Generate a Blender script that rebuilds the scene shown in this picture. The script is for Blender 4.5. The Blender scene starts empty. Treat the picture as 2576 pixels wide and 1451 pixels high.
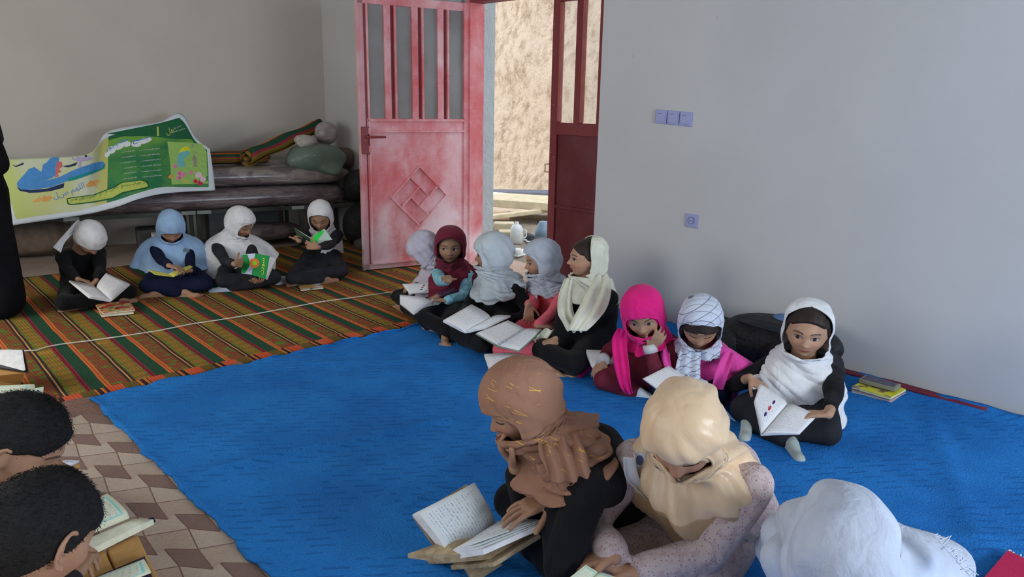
import bpy, bmesh, math, random
import numpy as np
from mathutils import Vector, Matrix
random.seed(7)
RNG = np.random.RandomState(11)
SC = bpy.context.scene
COL = SC.collection

# ---------------------------------------------------------------- camera
FPX, CX, CY, CAMH = 1900.0, 1288.0, 725.5, 1.4
def _n(v):
    v = np.array(v, float); return v / np.linalg.norm(v)
_h1 = np.array([-565 - CX, 252.5 + .0186 * (-565 - CX) - CY, FPX])
_h2 = np.array([4800 - CX, 252.5 + .0186 * (4800 - CX) - CY, FPX])
_up = _n(np.cross(_h1, _h2)); _up = _up if _up[1] < 0 else -_up
_d1 = _n(_h1); _d2 = np.cross(_d1, _up); _d2 = _d2 if _d2[0] > 0 else -_d2
RC = np.array([_d2, _d1, _up])          # world = RC @ camera (x right, y down, z forward)
CAM = np.array([0., 0., CAMH])
def ray(px, py): return RC @ np.array([(px - CX) / FPX, (py - CY) / FPX, 1.])
def az(px, py, z=0.):                    # the point of the room seen at a pixel, at height z above the floor
    r = ray(px, py); return CAM + r * ((z - CAMH) / r[2])
def ad(px, py, d): return CAM + ray(px, py) * d          # ... at depth d
def apl(px, py, P, N):                   # ... on the plane through P with normal N
    r = ray(px, py); return CAM + r * (np.dot(np.array(P) - CAM, N) / np.dot(r, N))
def proj(p):
    c = RC.T @ (np.array(p, float) - CAM); return (c[0] / c[2] * FPX + CX, c[1] / c[2] * FPX + CY)

cam = bpy.data.cameras.new('camera'); cam_o = bpy.data.objects.new('camera', cam); COL.objects.link(cam_o)
cam.sensor_width = 36; cam.lens = 36 * FPX / 2576; cam.clip_start = .02; cam.clip_end = 200
M = Matrix.Identity(4)
for i in range(3):
    M[i][0] = RC[i, 0]; M[i][1] = -RC[i, 1]; M[i][2] = -RC[i, 2]
M[2][3] = CAMH
cam_o.matrix_world = M
SC.camera = cam_o

# ---------------------------------------------------------------- light
W = bpy.data.worlds.new('sky'); SC.world = W; W.use_nodes = True
wn = W.node_tree.nodes; wl = W.node_tree.links
bg = wn['Background']; bg.inputs[0].default_value = (.80, .90, 1.0, 1); bg.inputs[1].default_value = 2.3
def area(name, loc, rot, sx, sy, power, col):
    l = bpy.data.lights.new(name, 'AREA'); l.shape = 'RECTANGLE'; l.size = sx; l.size_y = sy
    l.energy = power; l.color = col
    o = bpy.data.objects.new(name, l); COL.objects.link(o); o.location = loc; o.rotation_euler = rot; return o
sun = bpy.data.lights.new('sun', 'SUN'); sun.energy = 5.6; sun.angle = .02; sun.color = (1, .93, .82)
sun_o = bpy.data.objects.new('sun', sun); COL.objects.link(sun_o)
sun_o.rotation_euler = Vector((-.62, .30, .72)).to_track_quat('Z', 'Y').to_euler()
# daylight through the two windows behind the photographer and the one in the near wall
area('window_light', (-1.45, 1.6, 1.75), (0, math.radians(-90), 0), 1.3, 1.9, 10, (.92, .95, 1.0))
area('window_light', (-1.45, 5.0, 1.75), (0, math.radians(-90), 0), 1.3, 1.7, 50, (1.0, .96, .88))
area('window_light', (2.0, -2.65, 1.35), (math.radians(90), 0, 0), 2.0, 1.0, 108, (.78, .88, 1.0))
SC.view_settings.view_transform = 'Standard'; SC.view_settings.look = 'None'
SC.view_settings.exposure = 0.0; SC.view_settings.gamma = 1; SC.view_settings.use_curve_mapping = False
SC.cycles.use_denoising = True
SC.cycles.max_bounces = 7; SC.cycles.diffuse_bounces = 4; SC.cycles.transparent_max_bounces = 12

# ---------------------------------------------------------------- helpers: objects
def tag(o, label=None, cat=None, group=None, kind=None):
    if label: o['label'] = label
    if cat: o['category'] = cat
    if group: o['group'] = group
    if kind: o['kind'] = kind
    return o
def mesh_obj(name, verts, faces, mat=None, parent=None, smooth=False, mats=None, fmat=None):
    me = bpy.data.meshes.new(name)
    me.from_pydata([tuple(map(float, v)) for v in verts], [], faces)
    if mats:
        for m in mats: me.materials.append(m)
    elif mat: me.materials.append(mat)
    if fmat is not None: me.polygons.foreach_set('material_index', fmat)
    if smooth: me.polygons.foreach_set('use_smooth', [True] * len(me.polygons))
    me.update()
    o = bpy.data.objects.new(name, me); COL.objects.link(o)
    if parent is not None:
        o.parent = parent; o.matrix_parent_inverse = parent.matrix_basis.inverted()
    return o
def empty(name, loc, label=None, cat=None, group=None, kind=None):
    o = bpy.data.objects.new(name, None); COL.objects.link(o); o.location = tuple(map(float, loc)); o.empty_display_size = .1
    return tag(o, label, cat, group, kind)
class MB:                                 # a bag of shapes that becomes ONE mesh
    def __init__(s): s.v = []; s.f = []
    def add(s, V, F):
        o = len(s.v); s.v += [tuple(map(float, p)) for p in V]; s.f += [tuple(i + o for i in f) for f in F]; return s
    def box(s, a, b, X=None, O=None):
        a = np.minimum(a, b), np.maximum(a, b); lo, hi = a
        V = np.array([[x, y, z] for x in (lo[0], hi[0]) for y in (lo[1], hi[1]) for z in (lo[2], hi[2])], float)
        if X is not None: V = np.array(O) + V @ np.array(X)
        return s.add(V, [(0, 1, 3, 2), (4, 6, 7, 5), (0, 4, 5, 1), (2, 3, 7, 6), (0, 2, 6, 4), (1, 5, 7, 3)])
    def prism(s, poly, dirv):             # polygon (3D points) pushed along dirv
        n = len(poly); P = [np.array(p, float) for p in poly]; Q = [p + np.array(dirv) for p in P]
        F = [tuple(range(n))[::-1], tuple(range(n, 2 * n))] + [(i, (i + 1) % n, n + (i + 1) % n, n + i) for i in range(n)]
        return s.add(P + Q, F)
    def tube(s, pts, r, seg=8, cap=True):
        pts = [np.array(p, float) for p in pts]; n = len(pts)
        rr = r if hasattr(r, '__len__') else [r] * n
        V = []; F = []; prev = None
        for i, p in enumerate(pts):
            t = _n(pts[min(i + 1, n - 1)] - pts[max(i - 1, 0)])
            if prev is None:
                a = np.array([0, 0, 1.]) if abs(t[2]) < .9 else np.array([1., 0, 0]); u = _n(np.cross(t, a))
            else: u = _n(prev - t * np.dot(prev, t))
            prev = u; w = np.cross(t, u)
            for k in range(seg):
                an = 2 * math.pi * k / seg; V.append(p + rr[i] * (math.cos(an) * u + math.sin(an) * w))
        for i in range(n - 1):
            for k in range(seg):
                F.append((i * seg + k, i * seg + (k + 1) % seg, (i + 1) * seg + (k + 1) % seg, (i + 1) * seg + k))
        if cap: F += [tuple(range(seg))[::-1], tuple(range((n - 1) * seg, n * seg))]
        return s.add(V, F)
    def grid(s, G):                       # G: rows x cols x 3
        r, c = len(G), len(G[0]); V = [G[i][j] for i in range(r) for j in range(c)]
        return s.add(V, [(i * c + j, i * c + j + 1, (i + 1) * c + j + 1, (i + 1) * c + j) for i in range(r - 1) for j in range(c - 1)])
    def ball(s, c, r, nu=16, nv=10, fn=None):
        V = []; F = []
        for i in range(nv + 1):
            th = math.pi * i / nv
            for j in range(nu):
                ph = 2 * math.pi * j / nu; d = np.array([math.sin(th) * math.cos(ph), math.sin(th) * math.sin(ph), math.cos(th)])
                k = fn(d) if fn else 1; V.append(np.array(c) + d * np.array(r) * k)
        for i in range(nv):
            for j in range(nu): F.append((i * nu + j, (i + 1) * nu + j, (i + 1) * nu + (j + 1) % nu, i * nu + (j + 1) % nu))
        return s.add(V, F)
    def cap(s, a, ra, b, rb, seg=14):     # tapered capsule
        a = np.array(a, float); b = np.array(b, float); d = b - a; L = np.linalg.norm(d)
        t = d / L if L > 1e-6 else np.array([0, 0, 1.])
        pts = []; rr = []
        for k in range(5):
            q = math.pi / 2 * k / 4; pts.append(a - t * ra * math.cos(q)); rr.append(max(ra * math.sin(q), 1e-4))
        for k in range(4, -1, -1):
            q = math.pi / 2 * k / 4; pts.append(b + t * rb * math.cos(q)); rr.append(max(rb * math.sin(q), 1e-4))
        if L < 1e-6: pts[5:] = [p + t * 1e-5 for p in pts[5:]]
        return s.tube(pts, rr, seg)
    def build(s, name, mat, parent=None, smooth=False, bevel=0, mats=None, fmat=None):
        o = mesh_obj(name, s.v, s.f, mat, parent, smooth, mats, fmat)
        if bevel:
            m = o.modifiers.new('b', 'BEVEL'); m.width = bevel; m.segments = 2; m.limit_method = 'ANGLE'
        return o
def solid(o, t, offset=0):
    m = o.modifiers.new('s', 'SOLIDIFY'); m.thickness = t; m.offset = offset; return o
def bake(o):
    dg = bpy.context.evaluated_depsgraph_get(); ev = o.evaluated_get(dg)
    me = bpy.data.meshes.new_from_object(ev); old = o.data
    o.modifiers.clear(); o.data = me; bpy.data.meshes.remove(old); return o
def remesh(mb, name, mat, parent, voxel, smooth=5, fac=.5, adapt=None):
    o = mesh_obj(name, mb.v, mb.f, mat, parent)
    m = o.modifiers.new('r', 'REMESH'); m.mode = 'VOXEL'; m.voxel_size = voxel; m.use_smooth_shade = True
    if smooth:
        m = o.modifiers.new('m', 'SMOOTH'); m.factor = fac; m.iterations = smooth
    bake(o)
    if not o.data.materials and mat: o.data.materials.append(mat)
    o.data.polygons.foreach_set('use_smooth', [True] * len(o.data.polygons))
    return o
def get_co(o):
    n = len(o.data.vertices); a = np.empty(n * 3, np.float32); o.data.vertices.foreach_get('co', a); return a.reshape(-1, 3).astype(float)
def get_no(o):
    n = len(o.data.vertices); a = np.empty(n * 3, np.float32); o.data.vertices.foreach_get('normal', a); return a.reshape(-1, 3).astype(float)
def set_co(o, P): o.data.vertices.foreach_set('co', P.astype(np.float32).ravel()); o.data.update()
def noise3(P, k, seed, n=5, aniso=(1, 1, 1), warp=1.3):
    r = np.random.RandomState(seed); out = np.zeros(len(P)); an = np.array(aniso)
    for i in range(n):
        d = r.normal(size=3); d = d / np.linalg.norm(d) * an * k * r.uniform(.6, 1.5)
        e = r.normal(size=3); e = e / np.linalg.norm(e) * an * k * .5
        out += np.sin(P @ d + r.uniform(0, 6.3) + warp * np.sin(P @ e + r.uniform(0, 6.3)))
    return out / n
def folds(o, amp, k, seed, aniso=(1, 1, .35)):
    P = get_co(o); N = get_no(o)
    f = noise3(P, k, seed, 5, aniso); f = np.abs(f) ** .8 * np.sign(f)
    set_co(o, P + N * (amp * f)[:, None]); return o

def catmull_(A_, t):
    n = len(A_) - 1; x = min(max(t, 0), n - 1e-6); i = int(x); f = x - i; g = lambda k: A_[min(max(k, 0), n)]
    p0, p1, p2, p3 = g(i - 1), g(i), g(i + 1), g(i + 2)
    return .5 * ((2 * p1) + (-p0 + p2) * f + (2 * p0 - 5 * p1 + 4 * p2 - p3) * f * f + (-p0 + 3 * p1 - 3 * p2 + p3) * f ** 3)
# ---------------------------------------------------------------- helpers: materials
class X:                                  # tiny expression language for shader nodes
    def __init__(s, t, sock): s.t = t; s.k = sock
    def _m(s, op, o=None, c=None):
        n = s.t.nodes.new('ShaderNodeMath'); n.operation = op
        for i, v in enumerate((s, o, c)):
            if v is None: continue
            if isinstance(v, X): s.t.links.new(v.k, n.inputs[i])
            else: n.inputs[i].default_value = v
        return X(s.t, n.outputs[0])
    def __add__(s, o): return s._m('ADD', o)
    def __sub__(s, o): return s._m('SUBTRACT', o)
    def __mul__(s, o): return s._m('MULTIPLY', o)
    def __truediv__(s, o): return s._m('DIVIDE', o)
    __radd__ = __add__; __rmul__ = __mul__
    def abs(s): return s._m('ABSOLUTE')
    def sin(s): return s._m('SINE')
    def frac(s): return s._m('FRACT')
    def floor(s): return s._m('FLOOR')
    def sqrt(s): return s._m('SQRT')
    def min(s, o): return s._m('MINIMUM', o)
    def max(s, o): return s._m('MAXIMUM', o)
    def gt(s, o): return s._m('GREATER_THAN', o)
    def lt(s, o): return s._m('LESS_THAN', o)
    def step(s, a, b):                    # smoothstep
        n = s.t.nodes.new('ShaderNodeMapRange'); n.interpolation_type = 'SMOOTHSTEP'
        s.t.links.new(s.k, n.inputs[0]); n.inputs[1].default_value = a; n.inputs[2].default_value = b; return X(s.t, n.outputs[0])
class NT:
    def __init__(s, name, rough=.8, spec=.3):
        s.m = bpy.data.materials.new(name); s.m.use_nodes = True; s.t = s.m.node_tree
        s.b = s.t.nodes['Principled BSDF']; s.b.inputs['Roughness'].default_value = rough
        s.b.inputs['Specular IOR Level'].default_value = spec
    def node(s, typ, **kw):
        n = s.t.nodes.new(typ)
        for k, v in kw.items(): setattr(n, k, v)
        return n
    def link(s, a, b): s.t.links.new(a.k if isinstance(a, X) else a, b)
    def obj(s, scale=(1, 1, 1)):
        n = s.node('ShaderNodeNewGeometry'); mp = s.node('ShaderNodeMapping'); mp.inputs['Scale'].default_value = scale
        s.link(n.outputs['Position'], mp.inputs[0]); return mp.outputs[0]
    def loc(s, scale=(1, 1, 1)):
        n = s.node('ShaderNodeTexCoord'); mp = s.node('ShaderNodeMapping'); mp.inputs['Scale'].default_value = scale
        s.link(n.outputs['Object'], mp.inputs[0]); return mp.outputs[0]
    def uv(s, scale=(1, 1, 1), rot=0):
        n = s.node('ShaderNodeTexCoord'); mp = s.node('ShaderNodeMapping'); mp.inputs['Scale'].default_value = scale
        mp.inputs['Rotation'].default_value = (0, 0, rot)
        s.link(n.outputs['UV'], mp.inputs[0]); return mp.outputs[0]
    def xyz(s, vec):
        n = s.node('ShaderNodeSeparateXYZ'); s.link(vec, n.inputs[0]); return [X(s.t, n.outputs[i]) for i in range(3)]
    def noise(s, vec, scale, detail=3, rough=.55, dist=0):
        n = s.node('ShaderNodeTexNoise'); n.inputs['Scale'].default_value = scale; n.inputs['Detail'].default_value = detail
        n.inputs['Roughness'].default_value = rough; n.inputs['Distortion'].default_value = dist
        if vec is not None: s.link(vec, n.inputs['Vector'])
        return X(s.t, n.outputs['Fac'])
    def voro(s, vec, scale, feature='F1', rnd=1.):
        n = s.node('ShaderNodeTexVoronoi'); n.feature = feature; n.inputs['Scale'].default_value = scale; n.inputs['Randomness'].default_value = rnd
        s.link(vec, n.inputs['Vector']); return n
    def mix(s, fac, a, b):
        n = s.node('ShaderNodeMix'); n.data_type = 'RGBA'; n.clamp_factor = True
        for v, i in ((fac, 0), (a, 6), (b, 7)):
            if isinstance(v, (X,)): s.link(v, n.inputs[i])
            elif hasattr(v, 'node'): s.t.links.new(v, n.inputs[i])
            elif i == 0: n.inputs[0].default_value = v
            else: n.inputs[i].default_value = (*v, 1)
        return n.outputs[2]
    def col(s, c):
        if hasattr(c, 'node'): s.t.links.new(c, s.b.inputs['Base Color'])
        else: s.b.inputs['Base Color'].default_value = (*c, 1)
        return s
    def bump(s, h, strength=.3, dist=.01):
        n = s.node('ShaderNodeBump'); n.inputs['Strength'].default_value = strength; n.inputs['Distance'].default_value = dist
        s.link(h, n.inputs['Height']); s.t.links.new(n.outputs[0], s.b.inputs['Normal']); return s
def sr(r, g, b):                          # sRGB 0-255 -> linear
    return tuple(((c / 255 + .055) / 1.055) ** 2.4 if c > 10 else c / 255 / 12.92 for c in (r, g, b))
def plain(name, c, rough=.8, var=.12, scale=8, bump=0., bscale=60, spec=.3, sheen=0):
    n = NT(name, rough, spec); p = n.obj()
    f = n.noise(p, scale, 4)
    d = tuple(x * (1 - var) for x in c); e = tuple(min(1, x * (1 + var)) for x in c)
    n.col(n.mix(f.step(.3, .7), d, e))
    if bump: n.bump(n.noise(p, bscale, 3), bump, .004)
    if sheen: n.b.inputs['Sheen Weight'].default_value = sheen
    return n.m
# ================================================================ the room
def A(r, g, b, k=1.9): return tuple(min(.88, x * k) for x in sr(r, g, b))
PL = np.array([1.337, 7.927, 0.]); LW = np.array([.969, -.2475, 0.]); LW /= np.linalg.norm(LW); NW = np.array([LW[1], -LW[0], 0.])
def wl_(s, t, z): return PL + LW * s + NW * t + np.array([0, 0, z])    # s along the back wall, t out from it
HC = 2.95
def wall_mat(name, c, scale):
    n = NT(name, .85, .2); p = n.obj()
    f = n.noise(p, 1.3, 4); g = n.noise(p, 55, 2); v = n.voro(p, 9.); sp = X(n.t, v.outputs['Distance']).lt(.035)
    c2 = tuple(x * .93 for x in c)
    a = n.mix(f.step(.3, .75), c, c2); a = n.mix(sp * n.noise(p, 3, 2).gt(.56) * .55, a, (.2, .18, .16)); n.col(a)
    return n.bump(g, .08, .003).m
M_wall = wall_mat('white plaster', (.63, .63, .625), 1)
M_wallL = wall_mat('white plaster back', (.61, .575, .52), 1)
n = NT('screed floor', .9); p = n.obj(); n.col(n.mix(n.noise(p, 6, 5), A(112, 98, 90), A(140, 126, 116))); n.bump(n.noise(p, 80, 3), .2, .004); M_floor = n.m
M_ceil = plain('ceiling paint', (.42, .41, .40))

def struct(mb, name, mat, **k): return tag(mb.build(name, mat, **k), kind='structure')
struct(MB().box((-1.75, -2.9, -.12), (4.3, 8.6, -.002)), 'floor', M_floor)
struct(MB().box((-1.75, -2.9, HC), (4.9, 8.9, HC + .15)), 'ceiling', M_ceil)
# door wall: right of the doorway, left of it and above it
struct(MB().box((3.96, -2.9, -.1), (4.24, 3.355, HC)), 'wall_right', M_wall)
struct(MB().box((4.13, 5.15, -.1), (4.28, 7.6, HC)), 'wall_door_side', M_wall)
struct(MB().box((3.97, 3.355, 2.62), (4.28, 5.06, HC)), 'wall_above_door', M_wall)
q = [wl_(-3.4, 0, -.1), wl_(3.2, 0, -.1), wl_(3.2, -.3, -.1), wl_(-3.4, -.3, -.1)]
struct(MB().prism(q, (0, 0, HC + .1)), 'wall_back', M_wallL)
# walls behind the photographer, with window openings
w = MB()
w.box((-1.75, -2.9, -.1), (-1.5, 8.9, .95)); w.box((-1.75, -2.9, 2.4), (-1.5, 8.9, HC))
for y0, y1 in ((-2.9, .6), (2.6, 4.1), (5.9, 8.9)): w.box((-1.75, y0, .95), (-1.5, y1, 2.4))
struct(w, 'wall_left', M_wall)
w = MB(); w.box((-1.75, -2.95, -.1), (4.24, -2.7, .95)); w.box((-1.75, -2.95, 2.4), (4.24, -2.7, HC))
w.box((-1.75, -2.95, .95), (1.0, -2.7, 2.4)); w.box((3.0, -2.95, .95), (4.24, -2.7, 2.4)); struct(w, 'wall_near', M_wall)

# ---------------------------------------------------------------- carpets
n = NT('striped kilim', .95, .1); p = n.obj(); x, y, z = n.xyz(p)
wob = (n.noise(p, 2.2, 2) + (-.5)) * .016
ph = ((x - (y + (-3.82)) * .037 + wob + (-.798 + 3.0)) / .2975).frac()
fine = n.noise(p, 160, 2)
def band(ph, c, w): return (ph + (-c)).abs().lt(w)
blk, pch, olv, mar, grn, org = A(52, 42, 38), A(205, 132, 84), A(106, 88, 44), A(128, 40, 54), A(34, 66, 48), A(194, 100, 50)
brn, grl = A(112, 70, 42), A(82, 110, 44)
v = n.voro(n.obj((10, 14, 1)), 1.6, rnd=.55); dots = X(n.t, v.outputs['Distance'])
c = n.mix(X(n.t, v.outputs['Distance']).step(.35, .5), grl, brn)                          # medallion band
c = n.mix((n.noise(p, 38, 1)).gt(.56), c, A(128, 58, 44))
vy = ((y / .085).frac() + (-.5)) * .085; vx = (ph + (-.19)) * .2975
rr = (vx * vx + vy * vy).sqrt(); ring = ((rr * 75.).frac() + (-.5)).abs().lt(.28) * rr.lt(.034)
ol = n.mix(ring, olv, A(150, 108, 40)); ol = n.mix((n.noise(p, 30, 2)).gt(.52) * (vx.abs().gt(.02)), ol, A(86, 116, 40))
c = n.mix(band(ph, .185, .125), c, ol)
c = n.mix(band(ph, .49, .105), c, grn)
c = n.mix(band(ph, .345, .038), c, mar); c = n.mix(band(ph, .345, .007), c, A(60, 18, 32))
c = n.mix(band(ph, .64, .045), c, org); c = n.mix(band(ph, .64, .006), c, A(150, 40, 40))
d0 = (ph + (-.5)).abs()
c = n.mix(d0.gt(.445), c, blk); c = n.mix(d0.gt(.487), c, pch)
# woven end band and seam band
blo = ((x / .19).frac()); eb = n.mix(blo.lt(.38), n.mix(blo.gt(.72), A(96, 78, 40), A(52, 36, 40)), A(190, 78, 50)); eb = n.mix(((x / .033).frac().lt(.4)) * blo.gt(.72), eb, A(205, 104, 46))
c = n.mix(y.lt(3.865), c, eb)
c = n.mix((y + (-4.62)).abs().lt(.035) * (d0.lt(.44)) * n.noise(p, 25, 1).gt(.42) * band(ph, .18, .12), c, A(150, 112, 50))
c = n.mix(fine.step(.2, .8) * .35, c, A(30, 28, 22)); n.col(c)
n.bump((x * 420.).sin() * .3 + fine, .5, .004); M_kilim = n.m
def gridmesh(x0, x1, y0, y1, nx, ny, zf, xf=None):
    G = []
    for i in range(ny + 1):
        row = []
        for j in range(nx + 1):
            u, v = j / nx, i / ny; x = x0 + (x1 - x0) * u; y = y0 + (y1 - y0) * v
            if xf: x, y = xf(u, v, x, y)
            row.append((x, y, zf(x, y, u, v)))
        G.append(row)
    return MB().grid(G)
def wig(t, s): return math.sin(t * 3.1 + s) * .5 + math.sin(t * 7.7 + 2 * s) * .3 + math.sin(t * 17.3 + s * 3) * .2
k = gridmesh(-1.45, 3.93, 3.77, 6.72, 60, 40, lambda x, y, u, v: .006 + .003 * wig(x * 2 + y, 1), lambda u, v, x, y: (x, y - (.06 * (x - 1) if v > .99 else 0)))
solid(tag(k.build('striped_rug', M_kilim, smooth=True), 'striped orange, green and maroon woven rug under the far rows of girls', 'rug'), .008, -1)

n = NT('blue felt rug', .95, .1, ); p = n.obj(); x, y, z = n.xyz(p)
f = n.noise(p, 2.5, 4); g = n.noise(p, 130, 3)
ua = (x * .80 - y * .60); ub = (x * .60 + y * .80); cell = (ub * 24.).floor(); dash_c = ((ub * 24.).frac() + (-.5)).abs().lt(.13) * (ua * 7.5 + (cell * 12.9898).sin() * 43.7).frac().lt(.6) * n.noise(p, 3.5, 2).gt(.46) * .35
c = n.mix(f.step(.3, .7), A(28, 88, 148, 2.05), A(34, 102, 164, 2.05)); c = n.mix(g.step(.35, .75) * .3, c, A(16, 60, 114)); c = n.mix(dash_c, c, A(12, 50, 104)); c = n.mix((X(n.t, n.voro(p, 26.).outputs['Distance'])).lt(.04) * n.noise(p, 3, 1).gt(.58), c, (.55, .62, .66)); n.col(c)
ua = (x * .80 - y * .60); ub = (x * .60 + y * .80)
cell = (ub * 24.).floor(); sh = (cell * 12.9898).sin() * 43.7; pu = (ua * 7.5 + sh).frac(); dash = ((ub * 24.).frac() + (-.5)).abs().lt(.16) * pu.lt(.62) * n.noise(p, 3.5, 2).gt(.40)
n.bump(g * .4 - dash * 1.6 + f * .8, 1., .012); M_blue = n.m
CREASE = [((1.0, 2.66), (1.95, 2.45), .022, .035), ((1.35, 2.05), (2.4, 2.25), .008, .05), ((1.9, 3.5), (2.5, 3.0), .007, .05), ((2.6, .5), (3.6, 1.0), .008, .06), ((2.2, 1.0), (2.9, .35), .007, .05), ((1.35, 1.97), (1.55, 1.99), .016, .015)]
def bz(x, y, u, v):
    z = .014 + .004 * wig(x * 1.6 + y * .7, 2) * .7 + .003 * wig(y * 2.3 - x, 4)
    for (a, b, h, wd) in CREASE:
        ax, ay = a; bx, by = b; L2 = (bx - ax) ** 2 + (by - ay) ** 2; t = max(0, min(1, ((x - ax) * (bx - ax) + (y - ay) * (by - ay)) / L2))
        d2 = (x - ax - t * (bx - ax)) ** 2 + (y - ay - t * (by - ay)) ** 2; z += h * math.exp(-d2 / wd ** 2 * 2)
    e = min(u * 3.1, (1 - v) * 4.5)
    if e < .05: z += .012 * abs(math.sin((x + y) * 13)) * (1 - e / .05)
    if u > .97: z += .025 * (u - .97) / .03 * (1 + .4 * wig(y * 2, 3))
    return z
k = gridmesh(.845, 3.945, -1.6, 3.74, 150, 230, bz, lambda u, v, x, y: (x + (.012 * wig(y * 4.5, 1) if u == 0 else 0) + (0 if u < .99 else -.006 * abs(wig(y * 3, 2))), y + (.014 * wig(x * 5, 3) - .03 * max(0, x - 1) * .8 if v == 1 else 0)))
solid(tag(k.build('blue_rug', M_blue, smooth=True), 'large plain blue felt rug with creases in front of the right wall', 'rug'), .008, -1)
# red rug peeping out along the wall
k = gridmesh(3.90, 3.957, .86, 2.2, 3, 30, lambda x, y, u, v: .035 + .004 * wig(y * 5, 1)); solid(tag(k.build('maroon_rug', plain('maroon rug', A(92, 32, 44)), smooth=True), 'maroon rug edge peeping out between blue rug and right wall', 'rug'), .012, -1)

n = NT('block print carpet', .95, .1); p = n.obj(); n.col(n.mix(n.noise(p, 90, 3).step(.3, .7), A(96, 74, 66), A(112, 90, 80))); n.bump(n.noise(p, 220, 2), .4, .003); M_cb = n.m
def tilem(name, c):
    n = NT(name, .95, .1); p = n.obj(); f = n.noise(n.obj((1, 1, 1)), 110, 3); g = n.noise(p, 9, 3)
    n.col(n.mix(f.step(.25, .8) * .6 + g * .3, c, tuple(q * .72 for q in c))); n.bump(f, .4, .003); return n.m
M_tl, M_tl2, M_tb = tilem('beige print', A(158, 144, 130, 1.9)), tilem('beige print pale', A(150, 134, 120, 1.9)), tilem('brown print', A(112, 92, 84, 1.95))
mb = MB(); mb.box((-1.45, -1.0, .002), (1.6, 3.80, .005)); fm = [0] * 6
def inset(poly, d):
    c = np.mean(poly, 0); return [c + (p - c) * max(0, 1 - d / np.linalg.norm(p - c)) for p in poly]
Ab, Bb, Cb, Db = [np.array(q) for q in ((.671, 2.649), (.749, 2.58), (.742, 2.445), (.671, 2.529))]
v1 = np.array((.1, -.187)); v2 = np.array((.1, .187))
Bm, Cm = Bb - v2, Cb - v2; A1, D1 = Ab + v1, Db + v1; A2, B2 = Ab + v1 - v2, Bb + v1 - v2
def arc(a, b, h):
    m = (a + b) / 2; t = b - a; nn = np.array((-t[1], t[0])); return [a, m + nn * h, b]
base = [([Ab, Bb, Cb, Db], 3), ([Db, Cb, A1, D1, Bm], 1), ([Bm, D1, B2, A2, Cm], 2)]
for i in range(-26, 14):
    for j in range(-22, 20):
        off = v1 * i + v2 * j
        c = np.array((.7, 2.5)) + off
        if not (-1.4 < c[0] < 1.5 and -.8 < c[1] < 3.80): continue
        for poly, mi in base:
            pts = inset([q + off for q in poly], .0032)
            mb.add([(q[0], q[1], .0056) for q in pts], [tuple(range(len(pts)))[::-1]]); fm.append(mi)
tag(mb.build('printed_carpet', None, mats=[M_cb, M_tl, M_tl2, M_tb], fmat=fm), 'beige and brown carpet printed with block shapes under the boys', 'carpet')
# white thread across the striped rug
mb = MB(); pts = [az(*q, .015) for q in ((-60, 815), (0, 783), (60, 776), (100, 771))]
mb.tube([az(*q, .016) for q in ((-40, 884), (20, 880), (60, 882), (90, 881), (118, 872), (150, 866), (230, 856), (310, 845), (395, 832), (480, 815), (560, 803), (640, 790), (720, 775), (800, 760), (890, 748), (980, 735), (1000, 733))], .004, 5)
tag(mb.build('thread', plain('thread', A(205, 190, 170)), smooth=True), 'thin pale cord lying across the striped rug', 'cord')
# rolled red mat with fringe at the lower right corner
n = NT('red mat', .95, .1); p = n.obj(); n.col(n.mix(n.noise(p, 120, 2), A(140, 30, 62), A(168, 44, 78))); n.bump(n.noise(p, 260, 2), .4, .003); M_rm = n.m
r0 = empty('fringed_mat', az(2560, 1440, 0), 'red fringed mat with dark field at lower right corner of blue rug', 'mat')
c0, c1, c2 = az(2533, 1392, .03), az(2700, 1470, .03), az(2440, 1500, .03)
mb = MB(); mb.prism([c0, c1, c1 + (c2 - c0), c2], (0, 0, .012)); mb.build('mat_border', M_rm, r0)
d1 = (c1 - c0); d2 = (c2 - c0); mb = MB(); q0 = c0 + d1 * .25 + d2 * .5; mb.prism([q0 + [0, 0, .0125], c1 + d2 * .5 + [0, 0, .0125], c1 + d2 + [0, 0, .0125], q0 + d2 * .5 + [0, 0, .0125]], (0, 0, .002)); mb.build('mat_field', plain('mat field', A(74, 40, 48)), r0)
mb = MB()
for i in range(26):
    a = c0 + d1 * (i / 25) + [0, 0, .006]; o = -_n(d2); w_ = RNG.normal(size=3) * .006
    mb.tube([a, a + o * .015 + w_ * .5, a + o * .035 + w_ + [0, 0, -.012]], .0022, 4)
tag(mb.build('fringe', plain('fringe wool', A(176, 164, 146)), r0), kind='stuff')

# ---------------------------------------------------------------- doorway
def paint(name, c, dust, amt=.5):
    n = NT(name, .55, .4); p = n.obj(); a = n.noise(n.obj((1.2, 1.2, .8)), 2.0, 5, .62, .25); b = n.noise(n.obj((3, 3, 14)), 5, 4)
    d = a.step(.36, .78) * amt + b.step(.55, .8) * .18
    x, y, z = n.xyz(p); d = d + (z * -1. + .75).max(0.) * .55 * a.step(.25, .6) * amt * 2
    c2 = n.mix(d.min(.85), c, dust); c2 = n.mix(n.noise(n.obj((1, 1, .4)), 85, 2).gt(.76), c2, (.8, .7, .68)); n.col(c2); n.bump(b, .05, .002); return n.m
M_red = paint('red primer', A(166, 78, 82, 1.75), A(206, 168, 172, 1.8), .8)
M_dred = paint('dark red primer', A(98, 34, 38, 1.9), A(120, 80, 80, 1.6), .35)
M_dredp = paint('dark red panel', A(78, 24, 30, 1.9), A(110, 70, 74, 1.6), .45)
n = NT('dusty obscured glass', .35, .5); p = n.obj(); f = n.noise(p, 3, 4); cr = n.voro(p, 24., 'DISTANCE_TO_EDGE'); e = X(n.t, cr.outputs['Distance']).lt(.03)
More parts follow.
